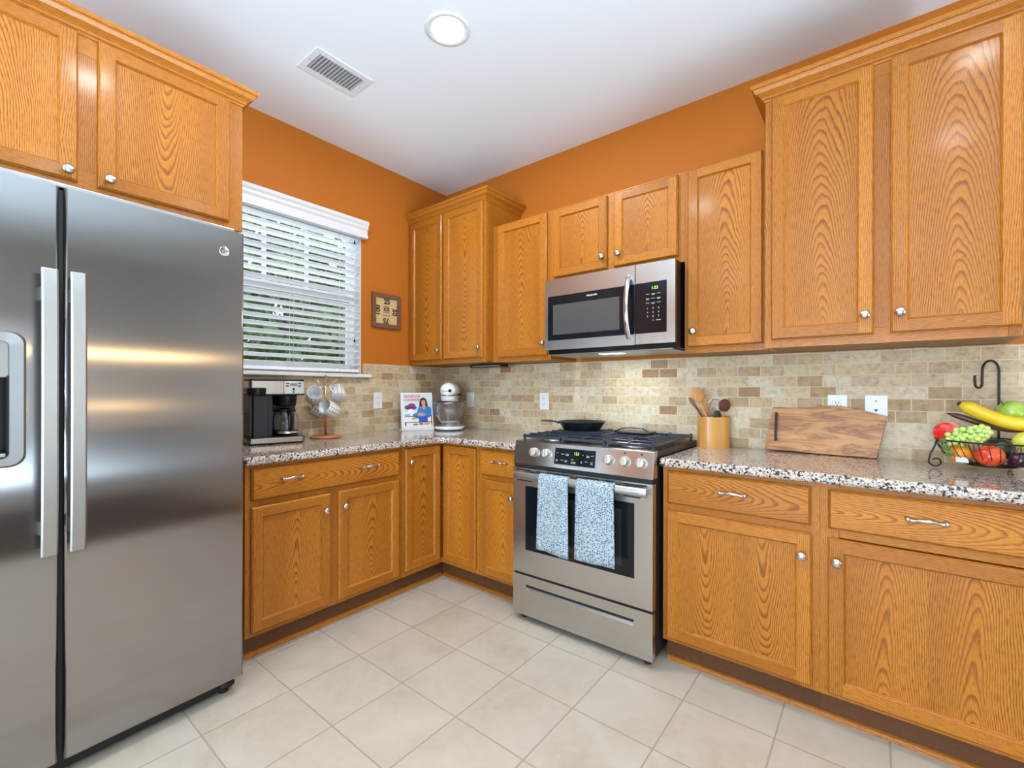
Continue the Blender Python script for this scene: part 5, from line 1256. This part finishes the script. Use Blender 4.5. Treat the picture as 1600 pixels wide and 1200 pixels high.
PG = thing('pomegranate', 'bright red pomegranate half with pink rind at the left end of the basket', 'fruit', W(-0.116, 0.135, 0.020))
PG.rotation_euler = (R(-8), 0, math.atan2(VT.y, VT.x) + PI / 2 - R(12))
b = B(); b.lathe([(0, 0.016), (0.030, 0.013), (0.039, 0.008)], 36, Matrix.Rotation(R(90), 4, 'X')); obj('cut_face', b, fruit_mat('red_arils', (0.62, 0.008, 0.008), (0.74, 0.03, 0.02), sc=20), PG)
b = B(); b.lathe([(0.038, 0.009), (0.043, 0.004), (0.041, -0.010), (0.030, -0.022), (0, -0.028)], 36, Matrix.Rotation(R(90), 4, 'X')); obj('rind', b, LIP, PG)
apple('plum', 'dark plum at the bottom right of the fruit basket', 'plum', W(0.070, 0.055, 0.050), 0.031, fruit_mat('plum_skin', (0.03, 0.008, 0.02), (0.06, 0.015, 0.03)), (0, 0), False)
apple('avocado', 'dark green avocado in the basket behind the red apple', 'avocado', W(0.02, 0.085, -0.010), 0.044, fruit_mat('avocado_skin', (0.02, 0.03, 0.015), (0.04, 0.05, 0.02)), (0, 0), False)
apple('kiwi', 'brown-green kiwi between the grapes and the pomegranate half', 'kiwi', W(-0.082, 0.130, 0.028), 0.024, fruit_mat('kiwi_skin', (0.16, 0.14, 0.04), (0.22, 0.20, 0.06), rough=0.7), (0, 0), False)
def banana(name, label, pts, rad, mat):
    t = thing(name, label, 'banana', W(*pts[0]))
    P_ = [Vector(W(*p)) - Vector(W(*pts[0])) for p in pts]
    # smooth the path
    S = []
    for i in range(len(P_) - 1):
        p0 = P_[max(i - 1, 0)]; p1 = P_[i]; p2 = P_[i + 1]; p3 = P_[min(i + 2, len(P_) - 1)]
        for k in range(5):
            u = k / 5; S.append(0.5 * ((2 * p1) + (p2 - p0) * u + (2 * p0 - 5 * p1 + 4 * p2 - p3) * u * u + (3 * p1 - p0 - 3 * p2 + p3) * u ** 3))
    S.append(P_[-1]); n = len(S)
    rr_ = [rad * min(1.0, 0.40 + 2.6 * math.sin(PI * min(max(i / (n - 1), 0.02), 0.98)) * 0.5) for i in range(n)]
    b = B(); b.tube(S, rr_, 14); obj('peel', b, mat, t)
    b = B(); b.tube([S[0], S[0] + (S[0] - S[1]).normalized() * 0.010], [rad * 0.34, rad * 0.28], 8); obj('tip', b, PRINTD, t)
banana('banana', 'long yellow banana lying across the back of the fruit basket', [(-0.080, 0.246, -0.02), (-0.050, 0.228, -0.015), (-0.010, 0.205, -0.008), (0.040, 0.184, 0.0), (0.085, 0.178, 0.005), (0.130, 0.186, 0.005)], 0.0245, BANA)
banana('banana', 'overripe dark brown banana sticking out behind the grapes', [(-0.110, 0.206, -0.03), (-0.070, 0.192, -0.03), (-0.02, 0.172, -0.025), (0.04, 0.158, -0.01), (0.10, 0.160, 0.0)], 0.011, BANB)
# grapes
GB = thing('grape_bunch', 'bunch of pale green grapes draped over the front left rim of the basket', 'grapes', W(-0.058, 0.128, 0.072))
g0 = None; cnt = 0; random.seed(11)
pl = []
tries = 0
while len(pl) < 62 and tries < 6000:
    tries += 1
    u = random.uniform(-1, 1); v = random.uniform(-1, 1); s_ = random.uniform(-1, 1)
    if u * u + v * v + s_ * s_ > 1: continue
    r_ = u * 0.060; z = v * 0.034 + u * 0.018 + 0.004; t_ = s_ * 0.024 + 0.002
    if any((Vector((r_, z, t_)) - Vector(p)).length < 0.0140 for p in pl): continue
    pl.append((r_, z, t_))
for p in pl:
    if g0 is None:
        b = B(); b.sphere((0, 0, 0), 0.0098, 16, 10, sc=(1, 1, 1.12)); g0 = obj('grape', b, GRAPE, GB); g = g0
    else: g = g0.copy(); C.objects.link(g); g.parent = GB
    g.location = cq(*p); g.rotation_euler = (random.uniform(-1, 1), random.uniform(-1, 1), 0)
b = B()
for (r_, z, t_, s_) in ((-0.060, -0.042, 0.030, 0.014), (-0.048, -0.062, 0.034, 0.017), (-0.066, -0.018, 0.026, 0.012)):
    c0 = cq(r_, z, t_); pts = []
    for k in range(20):
        a = 2 * PI * k / 20; q_ = s_ * (0.72 + 0.28 * math.cos(5 * a)); pts.append(c0 + cq(q_ * math.cos(a), q_ * math.sin(a), 0.003 * math.cos(2 * a)))
    for k in range(20):
        vs = [b.bm.verts.new(x) for x in (c0, pts[k], pts[(k + 1) % 20])]; b.bm.faces.new(vs)
lf = obj('vine_leaf', b, plain('vine_leaf_green', (0.10, 0.20, 0.05), 0.6, var=0.3, scale=60), GB); md = lf.modifiers.new('thick', 'SOLIDIFY'); md.thickness = 0.001

# ------------------------------------------------------------------ unseen dining end, made up for its reflections in the refrigerator doors
b = B(); b.box(3.6, 5.5, -3.6, -0.35, 0.0, 0.012); tag(obj('reflection_rug', b, plain('dark_brown_rug', (0.07, 0.045, 0.035), 0.95, var=0.15, scale=8), None, 0.004), 'unseen dark brown rug added for a dark band in the refrigerator doors', 'rug')  # added out of view to darken a band of the door reflections
t = thing('added_console_table', 'unseen dark wooden console table added to carry the reflected lamp', 'table', (5.72, -0.85, 0))  # unseen stand, added along with the lamp for the reflections
DW_ = plain('dark_table_wood', (0.10, 0.045, 0.022), 0.4, var=0.2, scale=12)
b = B(); b.box(-0.18, 0.18, -0.6, 0.6, 0.70, 0.735); obj('table_top', b, DW_, t, 0.004)
for sx in (-0.15, 0.15):
    for sy in (-0.56, 0.56): b = B(); b.box(sx - 0.02, sx + 0.02, sy - 0.02, sy + 0.02, 0, 0.70); obj('leg', b, DW_, t, 0.002)
WARM = plain('warm_streak_glow', (0.9, 0.75, 0.5), 0.6, emit=(1.0, 0.66, 0.32), estr=12.0, var=0)  # glow of the two lamps added for warm streaks on the refrigerator
t = thing('streak_table_lamp', 'small unseen warm lamp added for the lower streak in the refrigerator doors', 'lamp', (5.72, -0.9, 0.735))  # made-up lamp out of view, mirrored as the lower warm streak
b = B(); b.lathe([(0, 0), (0.07, 0), (0.06, 0.015), (0.012, 0.03), (0.010, 0.22), (0, 0.22)], 24); obj('lamp_base', b, GOLD, t)
b = B(); b.lathe([(0.15, 0.235), (0.12, 0.325)], 32); obj('lamp_shade', b, WARM, t)
t = thing('streak_pendant', 'long unseen warm bar added for the upper streak in the refrigerator doors', 'lamp', (4.7, -1.15, 1.56))  # made-up bar out of view, stretched long so its mirrored streak is strong
for sy in (-0.5, 0.5):
    b = B(); b.tube([(0, sy, 0.04), (0, sy, H - 1.56)], 0.004, 8); obj("cord", b, BLACK, t)
b = B(); b.box(-0.05, 0.05, -0.75, 0.75, 0.03, 0.05); obj('housing', b, BLACK, t, 0.003)
b = B(); b.tube([(0, -0.72, 0.0), (0, 0.72, 0.0)], 0.035, 16); obj('lamp_tube', b, WARM, t)

# ------------------------------------------------------------------ outdoors beyond the kitchen window
b = B(); b.box(-30, -0.16, -22, 22, -0.5, -0.4); obj('lawn', b, GRASS, kind='structure')
def tree(x, y, hgt, rad, label, mat, seed):
    random.seed(seed); t = thing('tree', label, 'tree', (x, y, -0.4), 0, 'trees seen through the blind')
    b = B(); b.tube([(0, 0, 0), (0.05, 0, hgt * 0.4), (0, 0.08, hgt * 0.8)], [0.16, 0.12, 0.05], 10); obj('trunk', b, TRUNK, t)
    b = B(); n = 620
    for k in range(n):
        while True:
            p = Vector((random.uniform(-1, 1), random.uniform(-1, 1), random.uniform(-1, 1)))
            if 0.35 < p.length < 1: break
        c0 = Vector((p.x * rad, p.y * rad, hgt * 0.56 + p.z * hgt * 0.46)); s_ = random.uniform(0.10, 0.24)
        q = Matrix.Rotation(random.uniform(0, PI), 3, 'Z') @ Matrix.Rotation(random.uniform(-1, 1), 3, 'X')
        b.face([c0 + q @ Vector(v) * s_ for v in ((-1, 0, -.4), (0, .2, -.8), (1, 0, -.2), (.7, -.1, .6), (-.1, 0.1, 1), (-.8, 0, .5))])
    obj('crown', b, mat, t)
tree(-4.6, -1.2, 4.4, 1.25, 'leafy tree nearest the house, seen at the left edge of the blind', LEAF, 1)
tree(-6.2, 1.6, 5.2, 1.5, 'leafy tree outside seen through the left half of the blind', LEAF, 2)
tree(-7.2, 4.9, 5.0, 1.6, 'leafy tree outside seen through the middle of the blind', LEAF2, 3)
tree(-9.3, 8.3, 5.4, 1.8, 'leafy tree outside seen through the right part of the blind', LEAF, 4)
tree(-10.2, 3.0, 6.4, 1.9, 'tall tree farther back behind the other trees', LEAF2, 5)
tree(-13.5, 12.0, 6.4, 2.4, 'farthest leafy tree at the right outside the window', LEAF, 6)
